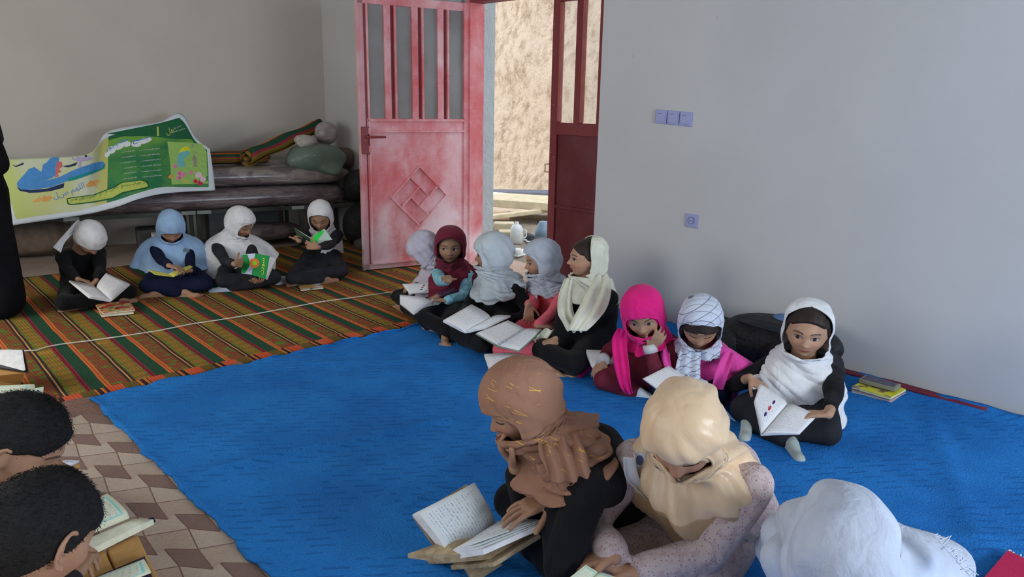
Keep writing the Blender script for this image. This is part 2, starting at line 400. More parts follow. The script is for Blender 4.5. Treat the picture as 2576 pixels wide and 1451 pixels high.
n.col(n.mix(f.step(.3, .7), (.36, .36, .345), (.46, .46, .45))); n.b.inputs['Transmission Weight'].default_value = .35; n.b.inputs['IOR'].default_value = 1.1
n.bump(e, .3, .002); M_glass = n.m
n = NT('window glass', .05, .5); n.col((.95, .97, .96)); n.b.inputs['Alpha'].default_value = .16; M_cglass = n.m
P0 = np.array([3.309, 5.246, 0.]); LD = _n((.971, -.237, 0)); ND = np.array([-LD[1], LD[0], 0])            # away from the camera
BL = [LD, ND, (0, 0, 1)]
lf = empty('door_1', P0 + LD * .99, kind='structure')
tag(lf, 'dusty red metal door leaf swung into the room with four tall panes', 'door')
def LB(mb, u0, u1, n0, n1, z0, z1): return mb.box((u0, n0, z0), (u1, n1, z1), BL, P0)
T = .045
mb = MB()
for a in ((0, .995, .012, T, .015, .062), (0, .995, .012, T, 2.10, 2.165)): LB(mb, *a)          # bottom and top rail
LB(mb, 0, .048, .012, T, .015, 2.165); LB(mb, .905, .995, -.004, T, .015, 2.165)
LB(mb, -.004, 0, -.01, T + .004, .012, 2.166)
mb.build('leaf_frame', M_red, lf, bevel=.003)
for a in ((.066, .078, -.012, .014, .06, 2.1),): LB(MB(), *a).build('stile_flange', M_red, lf, bevel=.002)
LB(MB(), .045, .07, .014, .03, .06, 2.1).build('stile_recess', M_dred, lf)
for z0, z1 in ((1.218, 1.238), (1.132, 1.148)): LB(MB(), .066, .915, -.012, .014, z0, z1).build('rail_strip', M_red, lf, bevel=.002)
LB(MB(), .066, .915, -.012, .014, .058, .074).build('rail_strip', M_red, lf, bevel=.002)
LB(MB(), .06, .91, .012, .026, .06, 1.24).build('leaf_panel', M_red, lf)
for u in (.213, .445, .669):
    o = LB(MB(), u, u + .052, 0, T, 1.235, 2.102).build('mullion', M_red, lf, bevel=.002)
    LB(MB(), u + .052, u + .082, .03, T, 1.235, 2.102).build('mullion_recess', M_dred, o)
    LB(MB(), u + .082, u + .096, -.012, T, 1.235, 2.102).build('mullion_flange', M_red, o, bevel=.002)
for u0, u1 in ((.07, .22), (.305, .45), (.535, .675), (.76, .91)): LB(MB(), u0, u1, .026, .030, 1.22, 2.12).build('pane', M_glass, lf)
# diamond of iron strips
orn = empty('diamond_ornament', P0 + LD * .49 + [0, 0, .607]); orn.parent = lf; orn.matrix_parent_inverse = lf.matrix_basis.inverted()
cc = np.array((.491, .607)); e1 = np.array((1, 1)) / math.sqrt(2); e2 = np.array((1, -1)) / math.sqrt(2); S = .177; I = .058
segs = [((-S, -S), (S, -S)), ((S, -S), (S, S)), ((S, S), (-S, S)), ((-S, S), (-S, -S)),
        ((I, -S), (I, I)), ((-I, S), (-I, -I)), ((-S, -I), (I, -I)), ((S, I), (-I, I))]
for a, b in segs:
    a = cc + e1 * a[0] + e2 * a[1]; b = cc + e1 * b[0] + e2 * b[1]; t = (b - a) / np.linalg.norm(b - a); w2 = np.array((-t[1], t[0])) * .0065
    poly = [a - w2, b - w2, b + w2, a + w2]
    P3 = [P0 + LD * q[0] + ND * -.020 + np.array([0, 0, q[1]]) for q in poly]
    MB().prism(P3, ND * .034).build('iron_strip', M_red, orn)
# lock case and handle
lk = LB(MB(), -.002, .052, -.035, .014, .965, 1.178).build('lock_case', M_dred, lf, bevel=.006)
LB(MB(), .052, .075, -.028, .0, 1.12, 1.17).build('lock_plate', M_red, lk, bevel=.004)
LB(MB(), .052, .075, -.028, .0, .975, 1.03).build('lock_plate', M_red, lk, bevel=.004)
hb = MB(); hp = lambda u, nn, z: P0 + LD * u + ND * nn + np.array([0, 0, z])
hb.tube([hp(.03, -.035, 1.10), hp(.035, -.065, 1.10), hp(.06, -.075, 1.10), hp(.18, -.075, 1.10)], [.012, .011, .010, .009], 8)
hb.build('door_handle', M_dred, lf, smooth=True)
for z in (1.07, 1.055, .86): LB(MB(), -.018, -.004, .01, .022, z, z + .008).build('latch_bolt', plain('steel', A(120, 120, 120), .4), lf)
# right leaf, closed, in the plane x = 4.25
lf2 = empty('door_2', (4.25, 3.36, 0), kind='structure'); tag(lf2, 'dark red closed door leaf with clear tall panes beside the wall', 'door')
def RB(mb, y0, y1, x0, x1, z0, z1): return mb.box((4.25 + x0, y0, z0), (4.25 + x1, y1, z1))
mb = MB()
RB(mb, 4.012, 4.082, 0, .045, .015, 2.165); RB(mb, 3.36, 3.42, 0, .045, .015, 2.165)
RB(mb, 3.42, 4.012, .001, .044, 2.105, 2.165); RB(mb, 3.42, 4.012, .001, .044, 1.155, 1.245); RB(mb, 3.42, 4.012, .001, .044, .015, .075)
mb.build('leaf_frame', M_dred, lf2, bevel=.003)
RB(MB(), 3.40, 4.02, .02, .028, .06, 1.2).build('leaf_panel', M_dredp, lf2)
RB(MB(), 3.40, 4.015, .006, .02, .598, .622).build('rail_strip', M_dredp, lf2, bevel=.002)
for y0, y1 in ((3.79, 3.845), (3.57, 3.625)):
    o = RB(MB(), y0, y1, -.002, .045, 1.24, 2.11).build('mullion', M_dred, lf2, bevel=.002)
for y1 in (4.012, 3.79, 3.57):
    RB(MB(), y1 - .02, y1, .0, .03, 1.25, 2.10).build('glazing_bead', plain('copper primer', A(150, 84, 78, 1.5), .5), lf2, bevel=.002)
for y0, y1 in ((3.845, 4.0), (3.625, 3.78), (3.42, 3.56)):
    RB(MB(), y0, y1, .004, .012, 1.228, 1.240).build('ledge_bead', plain('grey putty', A(120, 112, 110)), lf2)
    RB(MB(), y0 - .01, y1 + .015, .03, .034, 1.235, 2.115).build('pane', M_cglass, lf2)
hb = MB(); hb.tube([(4.245, 4.07, .93), (4.215, 4.088, .93), (4.215, 4.088, .87), (4.245, 4.07, .87)], .004, 6); hb.build('door_handle', M_dred, lf2, smooth=True)
# metal frame of the doorway, transom
mb = MB(); mb.box((4.23, 5.0, 0), (4.38, 5.06, 2.62)); mb.box((4.23, 3.30, 0), (4.36, 3.36, 2.62)); struct(mb, 'trim_1', M_red)
mb = MB(); mb.box((4.22, 3.36, 2.168), (4.36, 5.0, 2.225)); mb.box((4.22, 3.36, 2.57), (4.36, 5.0, 2.62)); struct(mb, 'trim_2', M_dred)
struct(MB().box((4.29, 3.36, 2.22), (4.295, 5.0, 2.575)), 'window_1', M_cglass)
n = NT('rough white plaster', .9, .1); p = n.obj(); n.col(n.mix(n.noise(p, 8, 5), (.50, .56, .58), (.66, .72, .74))); n.bump(n.noise(n.obj((1, 1, .6)), 26, 5, .7), 1.0, .03); M_pl = n.m
struct(MB().box((4.28, 5.03, -.1), (4.53, 5.5, HC)).box((4.28, 5.4, -.1), (4.53, 8.2, HC)), 'wall_outer_left', M_pl)
struct(MB().box((4.24, -2.9, -.1), (4.53, 3.32, HC)), 'wall_outer_right', M_pl)
struct(MB().box((4.28, 3.32, 2.62), (4.53, 5.03, HC)), 'wall_outer_above', M_pl)
struct(MB().box((3.97, 3.355, -.1), (4.6, 5.06, .004)), 'trim_3', plain('sill cement', A(150, 130, 116)))

# ---------------------------------------------------------------- outside
n = NT('earth cliff', .95, .1); p = n.obj((1, 1, 1)); f = n.noise(p, 1.1, 6, .65); g = n.noise(n.obj((1, 1.0, .7)), 9, 8, .78)
cv = n.voro(n.obj((1, 1, .55)), 5.5); n.col(n.mix((g + X(n.t, cv.outputs['Distance']) * .25).step(.42, .72), n.mix(f, A(150, 126, 104, 1.1), A(196, 172, 148, 1.1)), A(222, 202, 182, 1.1))); n.bump(g + f * .6, 1., .22); M_cliff = n.m
G = []
for i in range(61):
    row = []
    for j in range(81):
        yy = -1 + 17. * j / 80; zz = -.3 + 8.5 * i / 60
        d = noise3(np.array([[yy, zz * .8, 0]]), 2.0, 5, 8)[0] * .35 + noise3(np.array([[yy, zz, 3.]]), 6.5, 9, 8)[0] * .12 + noise3(np.array([[yy, zz, 1.]]), 16, 19, 6)[0] * .05
        row.append((9.4 + .28 * zz + d - .0 * yy, yy, zz))
    G.append(row)
tag(MB().grid(G).build('cliff', M_cliff, smooth=True), 'sunlit bare earth bank rising behind the open door', 'cliff', kind='structure')
n = NT('rubble ground', .95, .1); p = n.obj(); g = n.noise(p, 9, 6, .7); n.col(n.mix(g, A(120, 110, 100, 1.1), A(180, 166, 148, 1.1))); n.bump(g, 1., .05); M_rub = n.m
G = [[(4.53 + 6.5 * j / 50, 1. + 12. * i / 70, -.14 + .04 * wig(j * .5 + i * .31, i * .2)) for j in range(51)] for i in range(71)]
tag(MB().grid(G).build('yard', M_rub, smooth=True), 'stony yard ground outside the doorway', 'ground', kind='structure')
# dark low kerb far, concrete slab edge, planks, bricks, stones
def bar(name, p0, p1, h, dpt, mat, label, cat, group=None, parent=None):
    p0 = np.array(p0, float); p1 = np.array(p1, float); t = _n(p1 - p0); nn = np.array([-t[1], t[0], 0])
    mb = MB(); mb.prism([p0, p1, p1 - nn * dpt, p0 - nn * dpt], (0, 0, h)); o = mb.build(name, mat, parent, bevel=.008)
    if label: tag(o, label, cat, group)
    return o
bar('kerb', apl(1180, 492, (8.4, 0, 0), (1, 0, 0)), apl(1480, 500, (8.4, 0, 0), (1, 0, 0)), .12, .5, plain('dark kerb', A(74, 78, 92, 1.)), 'dark grey stone kerb at the foot of the earth bank', 'kerb')
M_plk = plain('pale plank', A(206, 190, 160, 1.1), bump=.2)
bar('plank', az(1180, 516, .04), az(1500, 540, .04), .10, -.75, M_plk, 'pale wide plank lying highest on the rubble outside', 'plank')
bar('plank', az(1180, 560, .0), az(1420, 530, .0), .05, -.10, M_plk, 'narrow pale plank lying under the wide plank outside', 'plank')
M_br = plain('tan brick', A(190, 150, 124, 1.2), bump=.2)
for i, (px, py, s, lab) in enumerate(((1262, 552, .20, 'tan brick outside just below the planks, nearest the plastered column'), (1268, 578, .24, 'pale stone block under the tan brick outside'), (1277, 600, .20, 'flat stone block lowest of the pile outside, beside the shoes'))):
    a = az(px, py, -.10); mb = MB(); mb.box((-.5 * s, -.06, 0), (.5 * s, .12, .085), [(.73, -.68, 0), (.68, .73, 0), (0, 0, 1)], a)
    tag(mb.build('brick' if i == 0 else 'stone_block', M_br if i == 0 else M_plk, bevel=.012), lab, 'brick' if i == 0 else 'stone')
# white jug, blue pot and shoes by the step
M_jug = plain('white plastic', (.8, .82, .84), .4); mb = MB(); a = az(1299, 612, -.13)
mb.tube([a + [0, 0, .0], a + [0, 0, .01], a + [0, 0, .16], a + [0, 0, .20], a + [0, 0, .215], a + [0, 0, .24]], [.05, .07, .07, .05, .022, .022], 14)
r = empty('jug', a, 'white plastic jug with handle on the step outside the door', 'jug'); mb.build('jug_body', M_jug, r, smooth=True)
MB().tube([a + [.06, -.03, .15], a + [.10, -.05, .14], a + [.10, -.05, .07], a + [.06, -.03, .05]], .008, 6).build('handle', M_jug, r, smooth=True)
a = az(1366, 600, -.13); r = empty('bucket', a, 'pale blue plastic watering pot on the step outside', 'pot')
MB().tube([a, a + [0, 0, .01], a + [0, 0, .1], a + [0, 0, .19], a + [0, 0, .2]], [.08, .10, .09, .05, .045], 14).build('pot_body', plain('blue plastic', A(120, 140, 160, 1.2), .4), r, smooth=True)
M_shoe = plain('dark shoe', A(60, 62, 70, 1.3), .5); M_sh2 = plain('light shoe', A(200, 204, 206), .5)
for i, (px, py, w_, mt, lab) in enumerate(((1330, 600, .5, M_shoe, 'dark shoe outside, left one behind the row of shoes'), (1346, 606, -.6, M_shoe, 'dark shoe outside, right one next to the blue pot'), (1310, 640, .2, M_sh2, 'white shoe outside between the two grey headscarves'))):
    a = az(px, py, -.12); r = empty('shoe', a, lab, 'shoe', 'shoes left outside the door'); c_, s_ = math.cos(w_), math.sin(w_); B3 = [(c_, s_, 0), (-s_, c_, 0), (0, 0, 1)]
    mb = MB(); mb.cap((-.06, 0, .025), .032, (.06, 0, .02), .03); mb.cap((-.07, 0, .05), .028, (-.03, 0, .045), .028)
    V = [np.array(a) + np.array(v) @ np.array(B3) for v in mb.v]; m2 = MB(); m2.add(V, mb.f); m2.build('upper', mt, r, smooth=True)
    m3 = MB(); m3.box((-.10, -.035, -.008), (.095, .035, .006), B3, a); m3.build('sole', M_sh2, r, bevel=.006)

# ---------------------------------------------------------------- wall plates
M_sw = plain('violet white plastic', A(132, 136, 172, 1.6), .35, .04); M_swd = plain('seam', A(70, 74, 96))
tilt = .04
def plate(name, y0, z0, w, h, label, cat, group=None):
    r = empty(name, (3.96, y0, z0), label, cat, group)
    return r
c0 = apl(1651, 274.5, (3.96, 0, 0), (1, 0, 0)); c1 = apl(1744.5, 282.5, (3.96, 0, 0), (1, 0, 0)); c2 = apl(1648, 309.8, (3.96, 0, 0), (1, 0, 0))
eu = (c1 - c0) / 3; ev = (c2 - c0)
pos_names = ('leftmost', 'middle', 'rightmost')
for i in range(3):
    o0 = c0 + eu * i; r = empty('light_switch', o0 + ev / 2 + eu / 2, pos_names[i] + ' of the three light switches joined in a row', 'switch', 'light switches on the right wall')
    mb = MB(); mb.prism([o0 + eu * .02, o0 + eu * .98, o0 + eu * .98 + ev, o0 + eu * .02 + ev], (-.010, 0, 0)); mb.build('cover_plate', M_sw, r, bevel=.004)
    a = o0 + eu * .14 + ev * .16; mb = MB(); mb.prism([a, a + eu * .72, a + eu * .72 + ev * .7, a + ev * .7], (-.017, 0, 0)); k = mb.build('rocker', M_sw, r, bevel=.003)
    a = o0 + eu * .28 + ev * .25; mb = MB(); mb.prism([a, a + eu * .3, a + eu * .3 + ev * .03, a + ev * .03], (-.0178, 0, 0)); mb.build('marker', M_swd, k)
c0 = apl(1728, 535.5, (3.96, 0, 0), (1, 0, 0)); c1 = apl(1757.5, 540.5, (3.96, 0, 0), (1, 0, 0)); c2 = apl(1725.5, 569, (3.96, 0, 0), (1, 0, 0)); eu = c1 - c0; ev = c2 - c0
r = empty('wall_socket', c0 + eu / 2 + ev / 2, 'single pale violet power socket low on the right wall', 'socket')
MB().prism([c0, c0 + eu, c0 + eu + ev, c0 + ev], (-.010, 0, 0)).build('cover_plate', M_sw, r, bevel=.004)
cc3 = c0 + eu * .5 + ev * .47
MB().tube([cc3 + [-.010, 0, 0], cc3 + [-.014, 0, 0]], .022, 20).build('socket_ring', M_swd, r)
MB().tube([cc3 + [-.010, 0, 0], cc3 + [-.0145, 0, 0]], .0195, 20).build('socket_face', M_sw, r)
for s_ in (-1, 1): MB().tube([cc3 + [-.013, s_ * .0085, -.002], cc3 + [-.016, s_ * .0085, -.002]], .0035, 8).build('pin_hole', M_swd, r)
# ================================================================ bench with bedding along the back wall
def A1(*c): return A(*c)
M_stl = plain('dark green steel', A(46, 50, 46), .55, .15, 12); M_lab = plain('grey tape', A(120, 126, 122), .6)
bn = empty('metal_bench', wl_(1.2, .5, 0), 'long low dark metal bench under the stacked bedding along back wall', 'bench')
BW = [LW, NW, (0, 0, 1)]
def bb(mb, s0, s1, t0, t1, z0, z1): return mb.box((s0, t0, z0), (s1, t1, z1), BW, PL)
for t in (.79, .17): bb(MB(), -1.2, 2.92, t, t + .03, .362, .400).build('rail', M_stl, bn, bevel=.003)
for i in range(11): s = -1.1 + i * .4; bb(MB(), s, s + .05, .19, .80, .385, .402).build('slat', M_stl, bn)
for s in (-1.1, .49, 1.40, 1.46, 2.37, 2.88):
    for t in (.775, .18):
        o = bb(MB(), s, s + .035, t, t + .03, 0, .37).build('leg', M_stl, bn, bevel=.002)
for s in (.44, 1.34, 1.47, 2.30): bb(MB(), s, s + .115, .822, .826, .366, .398).build('tape_label', M_lab, bn)
def wrap_mat(name, a, b, c3, sc=1.):
    n = NT(name, .28, .5); p = n.obj((1, 1, 2.2)); f = n.noise(p, 3.2 * sc, 3, .5, .6); v = n.voro(n.obj(), 7. * sc); e = n.noise(n.obj((1, 1, 4)), 14, 4, .6)
    c = n.mix(f.step(.44, .52), a, b); c = n.mix((n.noise(p, 9, 3).step(.5, .62)) * .6, c, c3); n.col(c)
    n.b.inputs['Coat Weight'].default_value = .6; n.b.inputs['Coat Roughness'].default_value = .22; n.bump(n.noise(n.obj((.5, .5, 3)), 12, 4, .65, .5) + e * .4, .9, .025); return n.m
M_w1 = wrap_mat('wrapped carpet', A(92, 80, 82), A(126, 116, 110), A(96, 84, 90)); M_w2 = wrap_mat('wrapped carpet dark', A(80, 68, 72), A(100, 90, 90), A(70, 60, 66), 1.4)
def roll(name, s0, s1, t, z, rt, rz, mat, label, cat, seed, sag=0., group=None, n=40, m=22, amp=.018, pw=2.6):
    G = []
    for i in range(n + 1):
        u = i / n; s = s0 + (s1 - s0) * u; e = min(1, min(u, 1 - u) * n / 2.2); e = math.sqrt(1 - (1 - e) ** 2) if e < 1 else 1; row = []
        for j in range(m + 1):
            a = 2 * math.pi * j / m; ca, sa = math.cos(a), math.sin(a)
            q = (abs(ca) ** pw + abs(sa) ** pw) ** (-1 / pw)
            d = 1 + noise3(np.array([[s * 2.2, ca * .6, sa * .6]]), 3., seed, 6)[0] * .09
            p = wl_(s, t + ca * q * rt * d * (.35 + .65 * e), z + sa * q * rz * d * (.35 + .65 * e) - sag * math.sin(math.pi * u))
            row.append(p)
        G.append(row)
    mb = MB(); mb.grid(G); c = len(G[0]); mb.f += [tuple(range(c))[::-1], tuple(range(n * c, n * c + c))]
    return tag(mb.build(name, mat, smooth=True), label, cat, group)
roll('wrapped_carpet', -.9, 2.86, .70, .487, .14, .094, M_w2, 'long plastic-wrapped mauve carpet roll, lowest at the front of the bench', 'carpet', 3)
roll('wrapped_carpet', -.7, 2.90, .63, .675, .16, .090, M_w1, 'long plastic-wrapped beige carpet roll lying on top at the front of the bench', 'carpet', 8)
roll('wrapped_carpet', -.9, 2.88, .36, .52, .19, .125, M_w2, 'plastic-wrapped carpet roll on the bench nearest the back wall', 'carpet', 12)
roll('wrapped_carpet', 1.2, 2.8, .34, .70, .17, .10, M_w1, 'short plastic-wrapped roll behind the green sack', 'carpet', 15)
# folded kilim on the bench
def uvstripe(name):
    n = NT(name, .95, .1); u, v, _ = n.xyz(n.uv()); p = n.obj(); ph = (u * 1.).frac()
    c = n.mix(band(ph, .185, .125), brn2, A(112, 92, 36)); c = n.mix(band(ph, .49, .105), c, grn); c = n.mix(band(ph, .345, .038), c, mar); c = n.mix(band(ph, .64, .05), c, A(190, 92, 44)); c = n.mix(band(ph, .80, .035), c, A(60, 70, 40)); d0 = (ph + (-.5)).abs(); c = n.mix(d0.gt(.46), c, blk)
    n.col(n.mix(n.noise(p, 160, 2) * .4, c, (.02, .02, .015))); n.bump(n.noise(p, 200, 2), .5, .003); return n.m
brn2 = A(104, 70, 44); M_ks = uvstripe('rolled kilim')
def setuv(o, fn):
    l = o.data.uv_layers.new(name='uv')
    for p in o.data.polygons:
        for li in p.loop_indices: l.data[li].uv = fn(o.data.loops[li].vertex_index)
a0, a1 = wl_(1.93, .80, .855), wl_(2.70, .42, 1.13); ax = _n(a1 - a0); Ls = np.linalg.norm(a1 - a0); u_ = _n(np.cross(ax, [0, 0, 1.])); w_ = np.cross(u_, ax)
def spiral(r0, r1, turns, sq=(1, 1), n=90, m=14, droop=0.):
    G = []
    for i in range(n + 1):
        t = i / n; th = turns * 2 * math.pi * t + 2.6; r = r0 + (r1 - r0) * t
        G.append([a0 + ax * (Ls * (j / m) + .02 * math.sin(th * 1.3)) + u_ * math.cos(th) * r * sq[0] * (1 - .25 * j / m) + w_ * math.sin(th) * r * sq[1] * (1 - .25 * j / m) + np.array([0, 0, .008 * math.sin(j * .9 + th)]) for j in range(m + 1)])
    return G
G = spiral(.025, .098, 3.4, (1.05, .72)); o = MB().grid(G).build('rolled_rug', M_ks, smooth=True); c = 15
setuv(o, lambda vi: ((vi // c) / 90 * 4.3, (vi % c) / 14)); solid(o, .007); tag(o, 'striped kilim rug rolled up and leaning across the bedding against back wall', 'rug')
o = roll('folded_rug', 1.35, 2.2, .42, .83, .20, .055, M_ks, 'flat folded striped rug partly hidden behind the banner', 'rug', 21, amp=0, n=16); c = 23
setuv(o, lambda vi: ((vi % c) / 22 * 3.2 + .2, (vi // c) / 16))
# sacks
def sack(name, c, r, mat, label, cat, seed, amp=.10, corners=(), rot=None, nu=40, nv=28, pw=2.4):
    d = sphere_dirs_(nu, nv).reshape(-1, 3); k = (np.abs(d) ** pw).sum(1) ** (-1 / pw); P = d * k[:, None]
    P = P * (1 + noise3(d, 3.2, seed, 6) * amp + noise3(d, 9, seed + 1, 6) * amp * .25)[:, None]
    for (cd, L, w) in corners:
        q = np.clip((d @ _n(cd) - (1 - w)) / w, 0, 1) ** 1.5; P = P + np.outer(q, _n(cd)) * L
    P = P * np.array(r); B_ = np.array(BW, float); P = P @ B_ + c
    return tag(mesh_obj(name, P, [(i * nu + j, (i + 1) * nu + j, (i + 1) * nu + (j + 1) % nu, i * nu + (j + 1) % nu) for i in range(nv) for j in range(nu)], mat, None, True), label, cat)
def sphere_dirs_(nu, nv):
    th = np.linspace(0, math.pi, nv + 1)[:, None]; ph = np.linspace(0, 2 * math.pi, nu, endpoint=False)[None]
    return np.stack([np.sin(th) * np.cos(ph), np.sin(th) * np.sin(ph), np.cos(th) * np.ones_like(ph)], -1)
n = NT('green sack weave', .5, .4); p = n.obj(); n.col(n.mix(n.noise(p, 4, 3), A(74, 88, 80), A(98, 112, 100))); n.bump(n.noise(p, 7, 4) + n.noise(p, 120, 1) * .15, .7, .03); n.b.inputs['Coat Weight'].default_value = .3; M_sg = n.m
sack('sack', wl_(2.60, .66, .83), (.27, .18, .135), M_sg, 'full green plastic sack lying on the bedding', 'sack', 4, .10, corners=(((.35, .75, -.75), .55, .12), ((-1, .2, -.2), .15, .3)))
M_cb1 = NT('clouded plastic', .25, .5); n = M_cb1; p = n.obj(); n.col(n.mix(n.noise(p, 12, 4).step(.35, .7), A(128, 116, 118), A(150, 144, 146))); n.bump(n.noise(n.obj((1, 1, 2)), 16, 4, .6, .8), 1., .02); n.b.inputs['Coat Weight'].default_value = .5; M_cb1 = n.m
sack('plastic_bag', wl_(2.735, .52, 1.055), (.118, .10, .115), M_cb1, 'round knotted see-through bag on top of the green sack', 'bag', 9, .05, pw=2.)
n = NT('white plastic film', .45, .4); p = n.obj(); n.col(n.mix(n.noise(p, 20, 4), A(140, 136, 130), A(176, 172, 166))); n.bump(n.noise(p, 22, 4, .6, 1.), 1., .03); M_wf = n.m
sack('plastic_bag', wl_(2.50, .66, .985), (.11, .08, .055), M_wf, 'crumpled white plastic bag beside the round bag on the green sack', 'bag', 14, .3)
M_tan = plain('tan sack', A(92, 80, 70), .8, .15, 20, .6, 40)
sack('sack', wl_(2.92, .42, .80), (.12, .15, .10), M_tan, 'small tan sack in the corner behind the green sack', 'sack', 19, .15)
n = NT('black bag cloth', .6, .4); p = n.obj(); n.col(n.mix(n.noise(p, 8, 3), (.010, .010, .012), (.022, .022, .026))); n.bump(n.noise(p, 12, 4, .6, .6), .9, .03); M_bk = n.m
sack('bag', wl_(2.98, .80, .56), (.16, .18, .16), M_bk, 'black bag stuffed between the bench end and the open door, upper of two', 'bag', 24, .14)
sack('bag', wl_(2.93, .92, .20), (.17, .18, .20), M_bk, 'black bag on the floor at bench end behind the open door, lower of two', 'bag', 31, .12)
n = NT('clear film', .12, .6); n.col((.62, .64, .66)); n.b.inputs['Transmission Weight'].default_value = .55; n.b.inputs['Alpha'].default_value = .55; n.bump(n.noise(n.obj((1, 1, 2)), 20, 4, .6, 1.), 1., .03); M_cf = n.m
sack('plastic_bag', wl_(2.95, 1.12, .05), (.15, .12, .05), M_cf, 'clear plastic bag on the floor behind the open door', 'bag', 33, .25)
sack('wrapped_bundle', wl_(2.10, .55, .13), (.36, .16, .085), M_w2, 'plastic-wrapped bundle on the floor under the bench', 'bundle', 35, .12)
sack('wrapped_bundle', wl_(.15, .35, .17), (.35, .14, .15), M_tan, 'brown cloth bundle under the left end of the bench', 'bundle', 38, .12)
bb(MB(), .98, 1.30, .35, .62, 0, .22).build('dark', plain('dark case', A(54, 54, 54)), bevel=.02); o = bpy.data.objects['dark']; o.name = 'case'; tag(o, 'dark grey case under the bench behind the blue headscarf', 'case')
o = bb(MB(), 1.09, 1.24, .70, .86, 0, .21).build('carton', plain('white carton', A(170, 168, 160)), bevel=.006); tag(o, 'small white carton beside the blue headscarf under the bench', 'box')
o = bb(MB(), 1.62, 2.28, .06, .34, 0, .33).build('crate', plain('grey crate', A(74, 76, 76)), bevel=.01); tag(o, 'large grey crate against the wall under the bench', 'crate')
mb = MB(); pts = []
for i in range(40):
    a = i / 39 * 2 * math.pi * 1.6; pts.append(wl_(2.92 + .09 * math.cos(a) + .01 * i / 8, .96 + .01 * math.sin(3 * a), .31 + .055 * math.sin(a) - .0025 * i))
mb.tube(pts, .005, 6); tag(mb.build('cable', plain('grey cable', A(110, 106, 100), .5), smooth=True), 'looped pale cable hanging on the black bag by the door', 'cable')

# ---------------------------------------------------------------- printed banner
def pt(px, py, t): return apl(px, py, wl_(0, t, 0), NW)
TOPE = [(-12, 404, .80), (35, 399, .80), (130, 395, .79), (225, 385, .77), (262, 338, .62), (300, 322, .56), (400, 306, .50), (455, 285, .46), (492, 345, .60), (527, 374, .72)]
BOTE = [(28, 566, .90), (95, 556, .90), (150, 548, .90), (205, 540, .90), (250, 531, .90), (300, 517, .91), (345, 500, .92), (400, 487, .90), (465, 481, .89), (540, 478, .89)]
Tp = np.array([pt(*q) for q in TOPE]); Bp = np.array([pt(*q) for q in BOTE]); G = []
for i in range(31):
    v = i / 30; row = []
    for j in range(73):
        u = j / 72; a = catmull_(Bp, u * 9); b = catmull_(Tp, u * 9); p = a * (1 - v) + b * v
        amp = .010 + .012 * (u > .45); d = noise3(np.array([[u * 8, v * 2.2, 0]]), 1.6, 6, 6)[0]; d2 = math.sin(u * 40 + v * 3) * .3 * v * (1 - v)
        row.append(p + NW * (.03 + .10 * v * (1 - v) + amp * d + .008 * d2) + np.array([0, 0, .0]))
    G.append(row)
n = NT('banner print ground', .38, .5); u, v, _ = n.xyz(n.uv()); p = n.obj(); f = n.noise(p, 5, 3)
lc = n.mix(n.noise(p, 2.6, 2).step(.4, .65), A(160, 166, 142), A(156, 160, 104)); lc = n.mix(u.step(.16, .07), lc, A(150, 160, 92)); lc = n.mix(u.step(.36, .46), lc, A(152, 152, 84))
gc = n.mix(f.step(.4, .6), A(30, 92, 58), A(56, 108, 56)); gc = n.mix(v.step(.55, .85), gc, A(92, 132, 54)); gc = n.mix((v + (-.88)).step(-.005, .005) , gc, A(24, 80, 50))
c = n.mix(u.gt(.485), lc, gc)
bd = u.lt(.035).max(u.gt(.968)).max(v.lt(.085)).max(v.gt(.93) * u.gt(.40)); n.col(n.mix(bd, c, A(168, 176, 190)))
M_ban = n.m; bo = MB().grid(G).build('banner', M_ban, smooth=True); setuv(bo, lambda vi: ((vi % 73) / 72, (vi // 73) / 30)); tag(bo, 'printed green and yellow vinyl banner draped over the bedding on bench', 'banner'); bo.data.polygons.foreach_set('use_smooth', [True] * len(bo.data.polygons))
from mathutils.bvhtree import BVHTree
bvh = BVHTree.FromPolygons([tuple(v_.co) for v_ in bo.data.vertices], [tuple(p_.vertices) for p_ in bo.data.polygons])
sm_ = bo.modifiers.new('s', 'SOLIDIFY'); sm_.thickness = .0015; sm_.offset = 0
def decal(name, polys, mat, off=.0022, bv=None, parent=None, cuts=2):
    """flat print: outlines given as pixels of the photo, laid on the sheet they are printed on"""
    bm = bmesh.new()
    for P in polys:
        vs = [bm.verts.new((x, y, 0)) for x, y in P]
        try: bm.faces.new(vs)
        except ValueError: pass
    bmesh.ops.triangulate(bm, faces=bm.faces)
    if cuts: bmesh.ops.subdivide_edges(bm, edges=[e for e in bm.edges if e.calc_length() > 9], cuts=cuts, use_grid_fill=True)
    bmesh.ops.triangulate(bm, faces=bm.faces); bad = []
    for v_ in bm.verts:
        r = Vector(ray(v_.co.x, v_.co.y)).normalized(); h = (bv or bvh).ray_cast(Vector(CAM), r)
        if h[0] is None: bad.append(v_)
        else: v_.co = h[0] - r * off
    bmesh.ops.delete(bm, geom=bad, context='VERTS'); me = bpy.data.meshes.new(name); bm.to_mesh(me); bm.free(); me.materials.append(mat)
    o = bpy.data.objects.new(name, me); COL.objects.link(o); o.parent = parent or bo; return o
